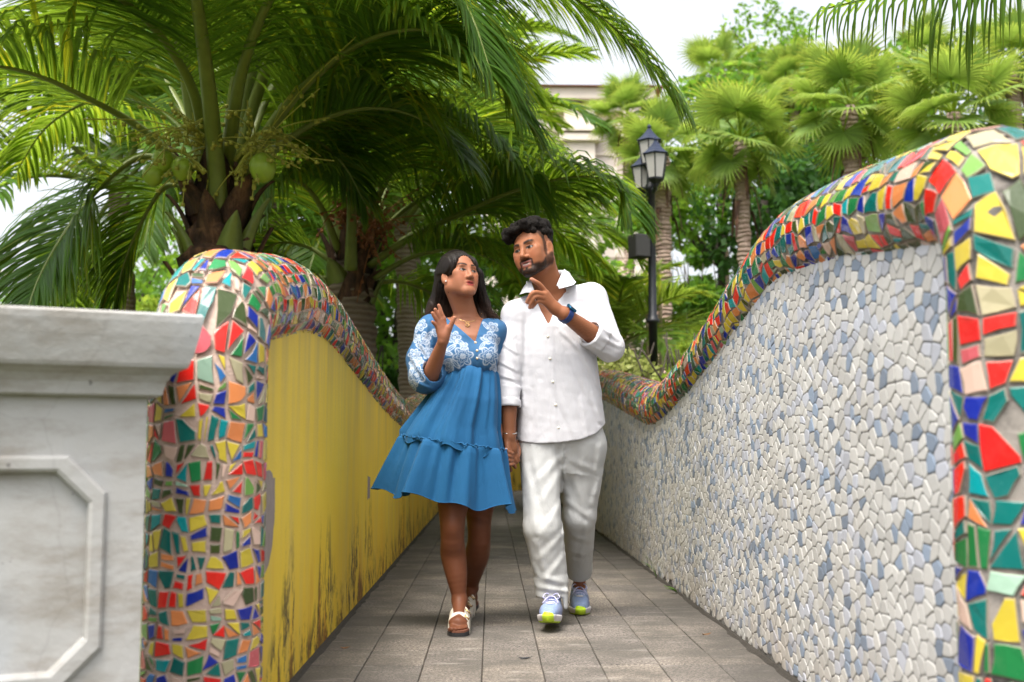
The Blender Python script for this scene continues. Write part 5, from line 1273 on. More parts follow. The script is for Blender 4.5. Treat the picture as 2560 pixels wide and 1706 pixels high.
def embroidery(V):
    x, z = V[:, 0], V[:, 2]; W = np.zeros(len(V))
    X = lambda u, v: (lambda p: (p[0], p[2]))(at(u, v, 4.88))
    for u, v, R, n in ((1158, 893, .044, 6), (1222, 892, .042, 6), (1136, 845, .028, 5), (1226, 845, .030, 5), (1232, 815, .024, 5), (1093, 830, .022, 5), (1124, 918, .020, 4),
                       (1236, 922, .018, 4), (1160, 868, .018, 4)): W = np.maximum(W, flower(x, z, *X(u, v), R, n, u))
    for u, v, ln, a in ((1128, 872, .022, .6), (1120, 885, .020, -.3), (1140, 912, .022, -.8), (1128, 930, .02, 1.2), (1150, 857, .020, -.5), (1206, 866, .018, 1.0), (1240, 870, .018, 1.4),
                        (1212, 850, .018, -.4), (1214, 812, .018, 2.2), (1245, 850, .016, 1.2), (1230, 935, .02, .9), (1118, 905, .02, .3), (1112, 840, .015, 1.3)): W = np.maximum(W, leaf(x, z, *X(u, v), ln, a))
    X2 = lambda u, v: (lambda p: (p[0], p[2]))(at(u, v, 4.90))
    for u, v, R, n in ((1052, 812, .026, 5), (1060, 848, .030, 5), (1040, 845, .020, 5), (1072, 885, .026, 6), (1036, 888, .026, 6), (1045, 940, .040, 6), (1032, 965, .024, 5), (1050, 905, .018, 4), (1035, 912, .02, 5),
                       (1068, 915, .016, 4), (1262, 895, .030, 5), (1258, 945, .030, 5), (1265, 920, .018, 5)): W = np.maximum(W, flower(x, z, *X2(u, v), R, n, v))
    for u, v, ln, a in ((1072, 840, .022, .8), (1050, 868, .020, -.7), (1070, 862, .020, 1.6), (1042, 820, .018, 1.3), (1030, 930, .02, 1.3), (1058, 875, .02, 2.2), (1044, 885, .016, .3)): W = np.maximum(W, leaf(x, z, *X2(u, v), ln, a))
    return W * np.clip(.85 + .35 * wob(V, 900, 8), 0, 1)
def dress_paint(V):
    C = np.tile(BLUE, (len(V), 1)) * (1 + .06 * wob(V, 30, 2))[:, None]
    wz = at(0, 938, 4.9)[2]; W = embroidery(V) * (V[:, 1] < 5.0) * sstep(wz - .03, wz, V[:, 2] + .05 * (V[:, 0] < at(1085, 0, 4.9)[0]) * 2)
    return lerp(C, (.52, .58, .66), np.clip(W, 0, .85))
DRESS_M = cloth_mat('blue_linen', tuple(BLUE), 1100, .8, vcol=True, sheen=.04, crease=.30)
D_ = Sdf()
g = .013
D_.u(LOFT([(z, x, y, a + g, b + g) for z, x, y, a, b in w_torso if z > at(0, 946, WY)[2]]), .02)
for u in (1138, 1207): D_.u(EL(at(u, 893, 4.888), (.060, .055, .060)), .04)
D_.u(RC(neck0 + np.array([-.060, .01, -.046]), wsR, .050, .056), .03).u(RC(neck0 + np.array([.060, .01, -.046]), wsL, .050, .050), .03)
D_.u(RC(wsR + np.array([0, 0, .012]), wsR + np.array([-.012, 0, -.02]), .052, .058), .02)
elb = at(1062, 940, 4.905)
D_.u(RC(wsR, at(1052, 900, 4.93), .058, .062), .02).u(RC(at(1052, 900, 4.93), elb, .062, .072), .02).u(EL(elb + np.array([.012, 0, -.004]), (.078, .080, .076)), .02)
DR_F = [(at(*a_, 4.88), at(*b_, 4.88), .010, .006) for a_, b_ in (((1046, 850), (1080, 905)), ((1030, 895), (1068, 955)), ((1062, 825), (1044, 885)), ((1045, 960), (1088, 978)), ((1072, 800), (1066, 840)), ((1080, 815), (1084, 860)))]
D_.u(RC(wsL, weL + np.array([0, 0, .02]), .050, .054), .02)
D_.sub(RC(weR + (wwR - weR) * .16 + np.array([0.004, -.012, .004]), wwR, .0435, .050), .012)          # mouth of the sleeve round the forearm
# V neck and hollow at the neck
vt = at(1188, 855, 4.86); va, vb = at(1109, 786, 4.90), at(1209, 790, 4.90)
def vneck(P):
    t = (P[:, 2] - vt[2]) / (va[2] - vt[2]); l = vt[0] + (va[0] - vt[0]) * t; rr = vt[0] + (vb[0] - vt[0]) * t
    return np.maximum(np.maximum(l - P[:, 0], P[:, 0] - rr), P[:, 1] - 4.985)
D_.sub(lambda P: vneck(P), .004)
D_.sub(RC(neck0 + np.array([0, .02, .0]), neck0 + np.array([0, .02, .12]), .085, .09), .01)
zs = lambda P: at(0, 934, WY)[2] - .26 * (P[:, 0] - at(1182, 0, WY)[0]) ** 2 * 10
D_.post = lambda P, d: d - folds(P, DR_F, 4.95) + .0012 * wob(P, 70, 4) + .0016 * np.sin(P[:, 0] * 240) * np.exp(-((P[:, 2] - at(0, 930, WY)[2]) / .03) ** 2)
dress = sdf_obj('dress', D_, (-.52, 4.72, at(0, 1000, 5)[2] - .02), (.10, 5.14, 1.42), .0028, DRESS_M, woman, dress_paint)
dress['label'] = 'blue embroidered dress with gathered skirt and frayed ruffle'
# ---- skirt and ruffle: gathered cloth, blown to the left of the picture
k = NT('blue_linen_skirt'); p = k.pos(); low = k.noise(p, 6, 5)
k.col(k.mix(low, (.0, .066, .175), (.0, .098, .245))).set(Roughness=.85, Sheen_Weight=.04)
k.bump(k.math('ADD', k.noise(k.pos((1, 1, .35)), 40, 5, .6, .5), k.math('MULTIPLY', k.noise(p, 1100, 2), .08)), .35, .010); SKIRT_M = k.m
def skirt(name, rows, nt, pleat, seed, parent, thick=.0025, fray=0.0):
    """rows: (t, cx, cy, half width, half depth, z mid, z rise at the left edge)."""
    A_ = np.array(rows, float); na = 260; r = np.random.RandomState(seed)
    ph = [(n, r.uniform(0, 6.28), w) for n, w in pleat]; V = []
    th = np.linspace(0, 2 * math.pi, na, endpoint=False)
    for i in range(nt + 1):
        t = i / nt; cx, cy, a, b, z, dz = (np.interp(t, A_[:, 0], A_[:, k]) for k in range(1, 7))
        amp = sum(w * (lambda q: np.sin(q) - .35 * np.sin(2 * q + .6))(n * th + p0 + .5 * np.sin(2 * th + p0) + .35 * t) * (.45 + .55 * t if n < 12 else .9 - .35 * t) for n, p0, w in ph)
        rr = 1 + amp; cz = np.cos(th)
        zz = z + dz * .5 * (-cz + 0) + (.020 * (1 - t) ** 2 * (np.exp(-((th - 4.8) / .5) ** 2) - .45) if name == 'skirt' else 0) + .012 * t * sum(np.sin(n * th + p0) for n, p0, w in ph[:2]) + fray * (i == nt) * r.normal(size=na)
        V.append(np.stack([cx + a * rr * cz, cy + b * rr * np.sin(th), zz], 1))
    V = np.concatenate(V); Q = [(i * na + j, i * na + (j + 1) % na, (i + 1) * na + (j + 1) % na, (i + 1) * na + j) for i in range(nt) for j in range(na)]
    o = mesh_obj(name, V, np.array(Q, np.int32)[:, ::-1], SKIRT_M, parent, smooth=True)
    e = V[-na:]; mb = MB(); mb.tube(np.vstack([e, e[:1]]), .0022, 5, cap=False); mb.build('hem', SKIRT_M, parent, True); return o
X = lambda u: at(u, 1000, WY)[0]
Zv = lambda v: at(1180, v, WY)[2]
px = lambda n: n * WY / FPX
skirt('skirt', [(0, X(1177), 4.955, px(58), .090, Zv(922), 0), (.035, X(1177), 4.955, px(67), .108, Zv(926), 0), (.10, X(1176), 4.952, px(72), .121, Zv(942), .0), (.4, X(1161), 4.95, px(92), .150, Zv(1000), .01), (.75, X(1140), 4.96, px(113), .175, Zv(1068), .03), (.93, X(1135), 4.965, px(126), .189, Zv(1104), .062), (1, X(1135), 4.965, px(127), .190, Zv(1122), .062)],
      44, [(7, .055), (12, .048), (19, .026)], 4, dress)
skirt('ruffle', [(0, X(1135.5), 4.965, px(122), .184, Zv(1107), .062), (.05, X(1135.5), 4.965, px(127), .190, Zv(1112), .062), (.16, X(1135), 4.966, px(131), .196, Zv(1124), .064), (.5, X(1128), 4.975, px(147), .215, Zv(1176), .072), (1, X(1120), 4.99, px(170), .240, Zv(1250), .088)],
      44, [(5, .060), (9, .070), (14, .055), (23, .022)], 13, dress)
# frayed heading on the seam
mb = MB(); th = np.linspace(0, 2 * math.pi, 240); P = np.stack([X(1135.3) + px(130) * np.cos(th) * (1 + .02 * np.sin(31 * th)), 4.965 + .195 * np.sin(th) * (1 + .02 * np.sin(27 * th)), Zv(1107) - .031 * np.cos(th) + .004 * np.sin(43 * th) + .003 * np.sin(71 * th)], 1)
mb.tube(P, .0035, 5, cap=False); mb.build('ruffle_heading', SKIRT_M, dress, True)
# buttons, necklace, ear stud, watch
PEARL = plain('pearl_button', (.62, .50, .36), .25, .2); GOLD = plain('gold', (.75, .48, .20), .22, 1.0)
def front_hit(S_, u, v, y0=4.6):
    ys = np.arange(y0, 5.2, .0015); h = np.nonzero(S_.ev(np.array([at(u, v, y) for y in ys])) < 0)[0]
    return ys[h[0]] if len(h) else 4.9
for u, v in ((1189, 857), (1193, 877), (1193, 896)):
    y = front_hit(D_, u, v); mb = MB(); c = at(u, v, y - .001)
    mb.tube([c + np.array([0, .002, 0]), c + np.array([0, -.001, 0]), c + np.array([0, -.003, 0])], [.0062, .006, .0035], 10); mb.build('button', PEARL, dress, True)
def on_body(u, v, off=.002, y0=4.75): return at(u, v, front_hit(S, u, v, y0) - off)
P = catmull([on_body(u, v) for u, v in ((1132, 786), (1142, 795), (1154, 801), (1168, 804.5), (1180, 804), (1190, 800), (1200, 791), (1205, 784))], 40)
mb = MB(); mb.tube(P, .0011, 5); neckl = mb.build('necklace', GOLD, woman, True)
hc = on_body(1169, 810, .009); mb = MB(); hp = []
for t in np.linspace(0, 2 * math.pi, 24, endpoint=False):
    hx, hz = 16 * math.sin(t) ** 3, 13 * math.cos(t) - 5 * math.cos(2 * t) - 2 * math.cos(3 * t) - math.cos(4 * t); hp.append(hc + np.array([hx * .0006, -.003, hz * .0006 - .004]))
mb.tube(hp + [hp[0]], .0023, 6); mb.build('heart_pendant', GOLD, neckl, True)
ec = at(1128, 725, 4.86); mb = MB(); mb.lathe(wl(.082, .004, -.036), [(.0, -.0035), (.0032, -.002), (.0036, 0), (.0032, .002), (0, .0035)], 10); mb.build('ear_stud', plain('pearl', (.8, .78, .74), .15), woman, True)
wd = N(wwL - weL); mb = MB(); mb.tube([wwL - wd * .012, wwL + wd * .012], .0245, 14); wb = mb.build('wristwatch', plain('black_strap', (.012, .012, .013), .35), woman, True); wb['label'] = 'black wristwatch'

# ---- sandals
SOLE_M = plain('dark_rubber', (.022, .022, .024), .8); CORK_M = plain('brown_cork', (.15, .055, .03), .75, var=.3, scale=200); STRAP_M = plain('cream_leather', (.60, .55, .47), .5, var=.08, bump=.15, bscale=240)
def sandal(hx, hy, bx, by, lift, front):
    d = N((bx - hx, by - hy, 0)); side = np.cross(d, (0, 0, 1)); H_, T_ = np.array([hx, hy, 0]) - d * .045, np.array([bx, by, 0]) + d * .072
    def outline(grow):
        L = np.linalg.norm(T_ - H_); pts = []
        prof = [(0, .018), (.03, .029), (.12, .034), (.3, .032), (.5, .035), (.7, .043), (.85, .044), (.94, .036), (.985, .022), (1, .010)]
        for t, w in prof: pts.append((t, w + grow))
        return [H_ + d * L * t + side * w for t, w in pts] + [H_ + d * L * t - side * w for t, w in pts[::-1]], [t for t, _ in pts] + [t for t, _ in pts[::-1]]
    def slabm(name, z0, z1, grow, m, par):
        o_, ts = outline(grow); n = len(o_); rise = [lift * max(0, 1 - t * 1.35) for t in ts]
        V = [p + np.array([0, 0, z0 + h]) for p, h in zip(o_, rise)] + [p + np.array([0, 0, z1 + h + (.006 if .1 < t < .95 else .003)]) for p, h, t in zip(o_, rise, ts)]
        Fc = [[i, (i + 1) % n, n + (i + 1) % n, n + i] for i in range(n)] + [list(range(n))[::-1], [n + i for i in range(n)]]
        return mesh_obj(name, V, Fc, m, par)
    root = slabm('sandal', .001, .012, .001, SOLE_M, woman)
    slabm('footbed', .0155, .020, 0, CORK_M, root)
    ctr = lambda t: H_ + (T_ - H_) * t
    for t, hh, wd_ in ((.735, .072, .036), (.555, .094, .038)):
        nn = 22; V = []; dz = lift * max(0, 1 - t * 1.35)
        for i in range(nn + 1):
            a = math.pi * i / nn; c = ctr(t - .06 * math.cos(a) * 0) + side * (-.0455 * math.cos(a)) + np.array([0, 0, .014 + dz + (hh - .012) * (math.sin(a) ** .62)])
            for s_ in (-1, 1): V.append(c + d * wd_ / 2 * s_ + np.array([0, 0, -.013 * s_]))
            for s_ in (1, -1): V.append(c + d * wd_ / 2 * s_ + np.array([0, 0, -.013 * s_]) - np.array([0, 0, .0035]) * 1.0 + side * .003 * math.cos(a))
        Fc = [[i * 4 + j, i * 4 + (j + 1) % 4, i * 4 + 4 + (j + 1) % 4, i * 4 + 4 + j] for i in range(nn) for j in range(4)]
        mesh_obj('strap', V, Fc, STRAP_M, root)
        a = math.radians(46); c = ctr(t) - side * (.049 * math.cos(a)) * -1 * -1 + np.array([0, 0, .014 + dz + (hh - .006) * (math.sin(a) ** .62)])
        e1 = N(side * math.sin(a) + np.array([0, 0, math.cos(a)])); mb = MB(); q = [c + d * .020 + e1 * .011, c - d * .020 + e1 * .011, c - d * .020 - e1 * .011, c + d * .020 - e1 * .011]
        mb.tube(q + [q[0], q[1]], .0022, 6, cap=False); mb.tube([c + e1 * .011, c - e1 * .012], .0016, 6); mb.build('buckle', GOLD, root, True)
    return root
sandal(at(1152, 1555, 4.955)[0], 4.955, at(1147, 1560, 4.78)[0], 4.78, 0, True)
sandal(at(1177, 1530, 5.34)[0], 5.34, at(1156, 1530, 5.17)[0], 5.17, .035, False)

# ================================================================ the man
MS = np.array((.290, .115, .056)); MY = 5.10
man = empty('person', (*at(1400, 1550, 5.1)[:2], 0), 'bearded man in a loose white shirt and trousers, pointing with one finger', 'person')
mH, mR, msc = at(1334, 629, 5.02), frame(math.radians(-34), math.radians(-4), math.radians(-15)), 1.01
ml = lambda *p: mH + mR @ (np.array(p) * msc)
S = Sdf(); add_head(S, mH, mR, msc, True)
mneck = at(1378, 735, 5.10)
S.u(RC(ml(0, -.030, -.05), mneck, .062, .066), .035); S.u(RC(ml(-.05, -.02, -.05), mneck + np.array([.03, -.02, 0]), .022, .02), .03)
M = lambda u, v, y: at(u, v, y)
msR, msL = at(1292, 790, 5.06), at(1478, 748, 5.12)
rowz = lambda v: at(0, v, MY)[2]
m_torso = [(rowz(1110), X(1400) * MY / WY, 5.12, .135, .095), (rowz(1000), at(1398, 0, MY)[0], 5.11, .135, .100), (rowz(900), at(1394, 0, MY)[0], 5.10, .138, .100), (rowz(820), at(1390, 0, MY)[0], 5.10, .145, .090), (rowz(765), at(1388, 0, MY)[0], 5.11, .122, .072), (rowz(735), at(1384, 0, MY)[0], 5.115, .085, .055)]
S.u(LOFT(m_torso), .03)
S.u(RC(mneck + np.array([0, .01, -.04]), msR, .055, .050), .03).u(RC(mneck + np.array([0, .01, -.04]), msL, .055, .050), .03)
meR, mwR = at(1270, 935, 5.02), at(1273, 1092, 4.985)
meL, mwL = at(1524, 868, 5.03), at(1410, 785, 4.845)
S.chain([msR, meR], [.050, .042], .02); S.chain([meR, meR + (mwR - meR) * .35, mwR], [.042, .041, .027], .02)
S.chain([msL, meL], [.050, .040], .01); S.chain([meL, meL + (mwL - meL) * .35, mwL], [.040, .043, .029], .01)
# pointing left hand
kn = {'i': [(1388, 764, 4.835), (1366, 733, 4.815), (1350, 713, 4.795), (1338, 704.5, 4.785), (1329, 699, 4.780)],
      'm': [(1386, 768, 4.83), (1363, 737, 4.805), (1335, 732, 4.775), (1324, 745, 4.778), (1318, 756, 4.790)],
      'r': [(1386, 773, 4.83), (1361, 746, 4.805), (1338, 743, 4.778), (1329, 757, 4.782), (1325, 769, 4.795)],
      'p': [(1388, 779, 4.835), (1362, 757, 4.812), (1344, 754.5, 4.79), (1335, 763, 4.795), (1331, 768.5, 4.805)]}
for q, rad in (('i', .0108), ('m', .0110), ('r', .0105), ('p', .0092)):
    pts = [at(*p) for p in kn[q]]; S.u(RC(pts[0], pts[1], .0155, .0125), .012); finger(S, pts[1:], rad * 1.06, rad * .80)
S.u(RC(mwL, at(1386, 770, 4.835), .027, .023), .015)
pts = [at(1392, 766, 4.85), at(1368, 742, 4.86), at(1352, 735, 4.86)]; S.chain(pts, [.017, .013, .010], .01)
# right hand, held
S.u(RC(mwR, at(1279, 1122, 4.985), .026, .023), .015); S.u(EL(at(1279, 1124, 4.985), (.026, .018, .036)), .015)
for a_, b_, c_ in (((1272, 1132, 4.980), (1271, 1158, 4.980), (1277, 1176, 4.990)), ((1278, 1136, 4.980), (1281, 1156, 4.975), (1288, 1168, 4.985)), ((1283, 1135, 4.985), (1287, 1148, 4.980), (1292, 1156, 4.985)), ((1287, 1130, 4.990), (1292, 1142, 4.985), (1296, 1151, 4.990))):
    finger(S, [at(*a_), at(*b_), at(*c_)], .0108, .0082)
S.chain([at(1268, 1105, 4.97), at(1270, 1122, 4.955), at(1278, 1136, 4.955)], [.014, .012, .0095], .01)
# legs, kept well inside the trousers
mhR, mhL = at(1358, 1050, 5.12), at(1446, 1050, 5.14)
mkR, maR = at(1361, 1310, 5.02), at(1377, 1500, 5.03); mkL, maL = at(1451, 1292, 5.19), at(1449, 1462, 5.48)
for h_, k_, a_ in ((mhR, mkR, maR), (mhL, mkL, maL)): S.chain([h_, k_, (k_ * .65 + a_ * .35), a_, a_ + np.array([0, -.01, -.03])], [.075, .038, .034, .028, .026], .02)
def man_paint(V):
    C = np.tile(MS, (len(V), 1))
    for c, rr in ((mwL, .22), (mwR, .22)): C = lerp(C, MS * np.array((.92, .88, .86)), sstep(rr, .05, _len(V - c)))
    tip = np.min([_len(V - at(*kn[q][-1])) for q in 'imrp'], axis=0); C = lerp(C, (.46, .21, .14), sstep(.03, .008, tip) * .7)
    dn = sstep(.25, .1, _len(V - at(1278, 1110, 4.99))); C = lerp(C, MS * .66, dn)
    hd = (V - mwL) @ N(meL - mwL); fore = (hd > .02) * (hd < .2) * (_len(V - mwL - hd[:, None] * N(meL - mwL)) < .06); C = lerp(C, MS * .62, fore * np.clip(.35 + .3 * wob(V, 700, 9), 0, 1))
    return head_paint(C, V, mH, mR, msc, True, MS)
SKIN_M = skin_mat('skin_of_man')
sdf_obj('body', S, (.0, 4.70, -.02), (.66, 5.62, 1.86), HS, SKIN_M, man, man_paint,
        [(at(1265, 712, 4.86), at(1400, 535, 5.15)), (at(1310, 802, 4.76), at(1412, 690, 4.90)), (at(1254, 1185, 4.90), at(1302, 1108, 5.06))])
man_body_sdf = S
# ---- his hair
k = NT('black_curly_hair'); p = k.pos(); st = k.noise(p, 210, 4, .7, 1.2)
k.col(k.mix(st, (.003, .0025, .002), (.016, .012, .010))).set(Roughness=.6, Specular_IOR_Level=.12); k.bump(st, 1.0, .006); HAIR_M = k.m
Hh = Sdf(); r = random.Random(9)
Hh.u(EL(ml(0, -.028, .058), np.array((.079, .095, .083)) * msc, mR), .012)
for i in range(170):
    a = r.uniform(-math.pi, math.pi); zz = r.uniform(.18, 1)
    d = np.array([math.sin(a) * math.sqrt(1 - zz * zz), math.cos(a) * math.sqrt(1 - zz * zz), zz]); c = np.array([0, -.020, .050]) + d * np.array([.079, .094, .085])
    if c[1] > .062 and c[2] < .086: continue
    if c[2] < .075 and c[1] > .02: continue
    topw = sstep(.06, .11, np.array([c[2]]))[0]
    Hh.u(EL(ml(*(c + d * .007 * topw)), np.array([1, 1, 1]) * r.uniform(.012, .017 + .008 * topw) * msc), .005)
for i in range(46):                                            # the quiff, thrown forward over the forehead
    t = r.random(); c = np.array([r.uniform(-.045, .065), .060 + .035 * t + r.uniform(-.01, .006), .098 + .018 * math.sin(t * 3) + r.uniform(-.014, .010)])
    if c[0] > .035: c += np.array([.012, .004, -.020 * t])
    Hh.u(EL(ml(*c), np.array([1, 1, 1]) * r.uniform(.010, .018) * msc), .005)
for i in range(16):
    Hh.u(EL(ml(.072 + r.uniform(-.012, .014), .070 + r.uniform(-.02, .02), .078 + r.uniform(-.022, .012)), np.array([1, 1, 1]) * r.uniform(.009, .015) * msc), .005)
Hh.sub(EL(ml(0, .075, -.012), np.array((.068, .050, .086)) * msc, mR), .008)
for s in (-1, 1): Hh.sub(EL(ml(s * .088, .0, -.02), np.array((.026, .05, .055)) * msc, mR), .008)
Hh.post = lambda P, d: d + .0016 * wob(P, 420, 6) + .0010 * wob(P, 900, 7)
mhair = sdf_obj('hair', Hh, (.04, 4.84, 1.58), (.36, 5.24, 1.86), .0032, HAIR_M, man)
mb = MB()
for i in range(620):                                           # loose curls
    a = r.uniform(-math.pi, math.pi); zz = r.uniform(.35, 1); d = np.array([math.sin(a) * math.sqrt(1 - zz * zz), math.cos(a) * math.sqrt(1 - zz * zz), zz]); c = np.array([0, -.016, .056]) + d * np.array([.086, .108, .096])
    if c[1] > .05 and c[2] < .10: continue
    if c[2] < .085 and c[1] > .0: continue
    t1 = N(np.cross(d, N(np.array([r.gauss(0, 1), r.gauss(0, 1), r.gauss(0, 1)])))); t2 = np.cross(d, t1); rr = r.uniform(.005, .009); ph = r.uniform(0, 6)
    mb.tube([ml(*(c + rr * (math.cos(ph + q) * t1 + math.sin(ph + q) * d * .8) + t2 * (q - 2.4) * .0035 - d * .004)) for q in np.linspace(0, 5.2, 9)], .0013, 3, cap=False)
mb.build('loose_curls', HAIR_M, mhair, True)
# ---- his shirt
SHIRT_M = cloth_mat('white_linen', (.57, .57, .60), 1000, .82, sheen=.05, crease=.34, var=.025)
T = Sdf()
xz = lambda u: at(u, 900, MY)[0]
T.u(LOFT([(rowz(1140), xz(1400), 5.13, px(126), .165), (rowz(1060), xz(1400), 5.125, px(118), .160), (rowz(980), xz(1396), 5.115, px(110), .155), (rowz(890), xz(1389), 5.105, px(107), .150), (rowz(820), xz(1388), 5.10, px(107), .137),
          (rowz(775), xz(1387), 5.11, px(92), .105), (rowz(738), xz(1386), 5.115, px(52), .070)], 2.2), .02)
T.u(RC(mneck + np.array([-.03, .015, -.036]), msR, .060, .070), .03).u(RC(mneck + np.array([.03, .015, -.030]), msL, .062, .072), .03)
T.u(TUBE([msR, (msR + meR) / 2 + np.array([-.004, 0, 0]), meR, at(1270, 990, 5.005)], [.066, .062, .055, .050], 16), .02)
T.u(RC(msL, meL + np.array([.002, 0, .0]), .070, .062), .02)
cufL0, cufL1 = meL + (mwL - meL) * .10, meL + (mwL - meL) * .44
T.u(RC(meL, cufL1 - (mwL - meL) * .08, .066, .060), .015); T.u(CC(cufL0 + (mwL - meL) * .14, cufL1, .068, .064, .006), .006); T.sub(CC(cufL1 - (mwL - meL) * .06, mwL, .0515), .003)
axR = N(mwR - meR); cR0, cR1 = at(1270, 968, 5.012), at(1271, 1018, 4.998)
T.u(CC(cR0, cR1, .0545, .0520, .006), .006); T.u(CC(at(1271, 1000, 5.003), cR1 + axR * .002, .0565, .0545, .006), .004); T.sub(CC(cR1 - axR * .02, cR1 + axR * .1, .044), .003)
# folds: pulled cloth at the bent elbow, under the arms, down the front
fl = [((1436, 826), (1500, 872), .012, .009), ((1452, 846), (1520, 905), .013, .010), ((1466, 802), (1540, 850), .012, .009), ((1480, 872), (1538, 896), .012, .008), ((1500, 850), (1545, 868), .011, .008),
      ((1496, 745), (1522, 835), .014, .007), ((1476, 770), (1462, 850), .013, .007), ((1492, 790), (1482, 880), .012, .007),
      ((1302, 800), (1306, 930), .014, .006), ((1322, 780), (1332, 960), .014, .005), ((1290, 860), (1310, 1010), .012, .006),
      ((1422, 890), (1500, 1050), .016, .007), ((1440, 862), (1512, 985), .016, .008), ((1350, 960), (1340, 1098), .016, .006), ((1452, 1000), (1470, 1092), .015, .007), ((1482, 985), (1505, 1066), .014, .007),
      ((1308, 1000), (1300, 1090), .014, .007), ((1250, 856), (1290, 884), .010, .006), ((1248, 905), (1290, 928), .010, .007), ((1250, 940), (1290, 952), .010, .007), ((1378, 950), (1436, 1090), .016, .005), ((1400, 830), (1455, 880), .013, .006)]
SH_F = [(at(*a_, 5.0), at(*b_, 5.0), w_ * .8, h_ * .55) for a_, b_, w_, h_ in fl]
# neck opening
ot, oa, ob = at(1372, 812, 4.95), at(1330, 722, 5.0), at(1408, 712, 5.0)
def opening(P):
    t = (P[:, 2] - ot[2]) / (oa[2] - ot[2]); l = ot[0] + (oa[0] - ot[0]) * t; rr = ot[0] + (ob[0] - ot[0]) * t
    return np.maximum(np.maximum(l - P[:, 0], P[:, 0] - rr), P[:, 1] - 5.10)
T.u(TUBE([at(1334, 728, 4.985), at(1322, 712, 5.03), at(1330, 700, 5.10), at(1365, 690, 5.175), at(1405, 684, 5.15), at(1418, 690, 5.08), at(1410, 704, 5.02), at(1396, 716, 4.985)], [.010, .013, .015, .016, .016, .016, .013, .010], 26), .015)
T.sub(opening, .004); T.sub(RC(mneck + np.array([0, -.005, -.01]), ml(0, -.03, -.05), .070, .066), .006)
def hem(P):
    u = (P[:, 0] / 5.0) * FPX + 1228; v = np.interp(u, [1262, 1280, 1310, 1345, 1400, 1450, 1490, 1515, 1530], [1075, 1096, 1106, 1110, 1107, 1100, 1085, 1062, 1045])
    zb = .75 + (1128 - v) / FPX * 5.0
    return zb
def shirt_post(P, d):
    d = d - folds(P, SH_F, 5.10) * sstep(.05, .09, _len(P - cufL1)) + .0008 * wob(P, 46, 1) + .0005 * wob(P, 110, 2) - .0035 * np.exp(-((P[:, 0] - (at(1372, 0, 4.95)[0] + .03 * (ot[2] - P[:, 2]) * 1.3)) / .015) ** 4) * (P[:, 1] < 5.06) * (P[:, 2] < ot[2] + .01)
    zb = hem(P); body = np.abs(P[:, 0] - xz(1400)) < px(126)
    sl = (P[:, 0] < xz(1294)) & (P[:, 2] > rowz(1030)) & (P[:, 2] < rowz(960))
    cut = np.where(sl & (P[:, 0] < xz(1290)), -1.0, zb - P[:, 2]); d = np.maximum(d, cut)
    inner = np.maximum(d + .009, P[:, 2] - rowz(1030)); inner = np.where(sl, 1.0, inner)
    return np.where(P[:, 2] < zb + .08, np.maximum(d, -np.where(body, inner, 1.0)), d)
T.post = shirt_post
shirt = sdf_obj('shirt', T, (.0, 4.76, .72), (.64, 5.34, 1.58), .0040, SHIRT_M, man); shirt['label'] = 'loose white linen shirt with rolled sleeves'
def plate(name, pts, thick, m, parent, sub=2):
    P = [np.asarray(p, float) for p in pts]; c = sum(P) / len(P); n = N(np.cross(P[1] - P[0], P[2] - P[0])); n = n if n[1] > 0 else -n
    V = [p - n * thick / 2 for p in P] + [p + n * thick / 2 for p in P]; k = len(P)
    o = mesh_obj(name, V, [list(range(k)), [k + i for i in range(k)][::-1]] + [[i, k + i, k + (i + 1) % k, (i + 1) % k] for i in range(k)], m, parent)
    bv = o.modifiers.new('bevel', 'BEVEL'); bv.width = .0015; bv.segments = 2; return o
def collar(rows):
    """Folded collar leaf: rows of (inner/top edge point, outer/lower edge point) along the neck."""
    V, Fc = [], []; n = len(rows)
    for a, b in rows:
        a, b = np.asarray(a), np.asarray(b); mid = (a + b) / 2 + np.array([0, -.006, .004]); V += [a, mid, b]
    V = np.array(V); V2 = V + np.array([0, .004, -.001]); Fc = []
    for i in range(n - 1):
        for j in range(2): q = [i * 3 + j, i * 3 + j + 1, i * 3 + 4 + j, i * 3 + 3 + j]; Fc += [q, [x + 3 * n for x in q[::-1]]]
    for i in range(n - 1):
        for j in (0, 2): Fc.append([i * 3 + j, i * 3 + 3 + j, 3 * n + i * 3 + 3 + j, 3 * n + i * 3 + j])
    for i in (0, n - 1):
        for j in range(2): Fc.append([i * 3 + j, i * 3 + j + 1, 3 * n + i * 3 + j + 1, 3 * n + i * 3 + j])
    return mesh_obj('collar', np.concatenate([V, V2]), Fc, SHIRT_M, shirt, smooth=True)
collar([(at(1424, 690, 5.16), at(1440, 708, 5.15)), (at(1411, 673, 5.09), at(1440, 706, 5.06)), (at(1404, 684, 5.04), at(1434, 712, 5.01)), (at(1397, 700, 5.0), at(1418, 717, 4.985)), (at(1391, 714, 4.975), at(1398, 722, 4.97))])
collar([(at(1318, 706, 5.10), at(1298, 738, 5.10)), (at(1325, 701, 5.05), at(1299, 736, 5.04)), (at(1328, 706, 5.01), at(1303, 735, 4.995)), (at(1332, 716, 4.985), at(1316, 731, 4.975)), (at(1336, 727, 4.965), at(1330, 732, 4.965))])
BTN = plain('shirt_button', (.72, .68, .58), .3)
for u, v in ((1366, 787), (1370, 842), (1375, 897), (1382, 955), (1389, 1013), (1396, 1070)):
    y = front_hit(T, u, v); c = at(u, v, y - .001); mb = MB()
    if y > 4.86: mb.tube([c + np.array([0, .002, 0]), c - np.array([0, .0018, 0])], [.0068, .0062], 12); mb.build('button', BTN, shirt, True)
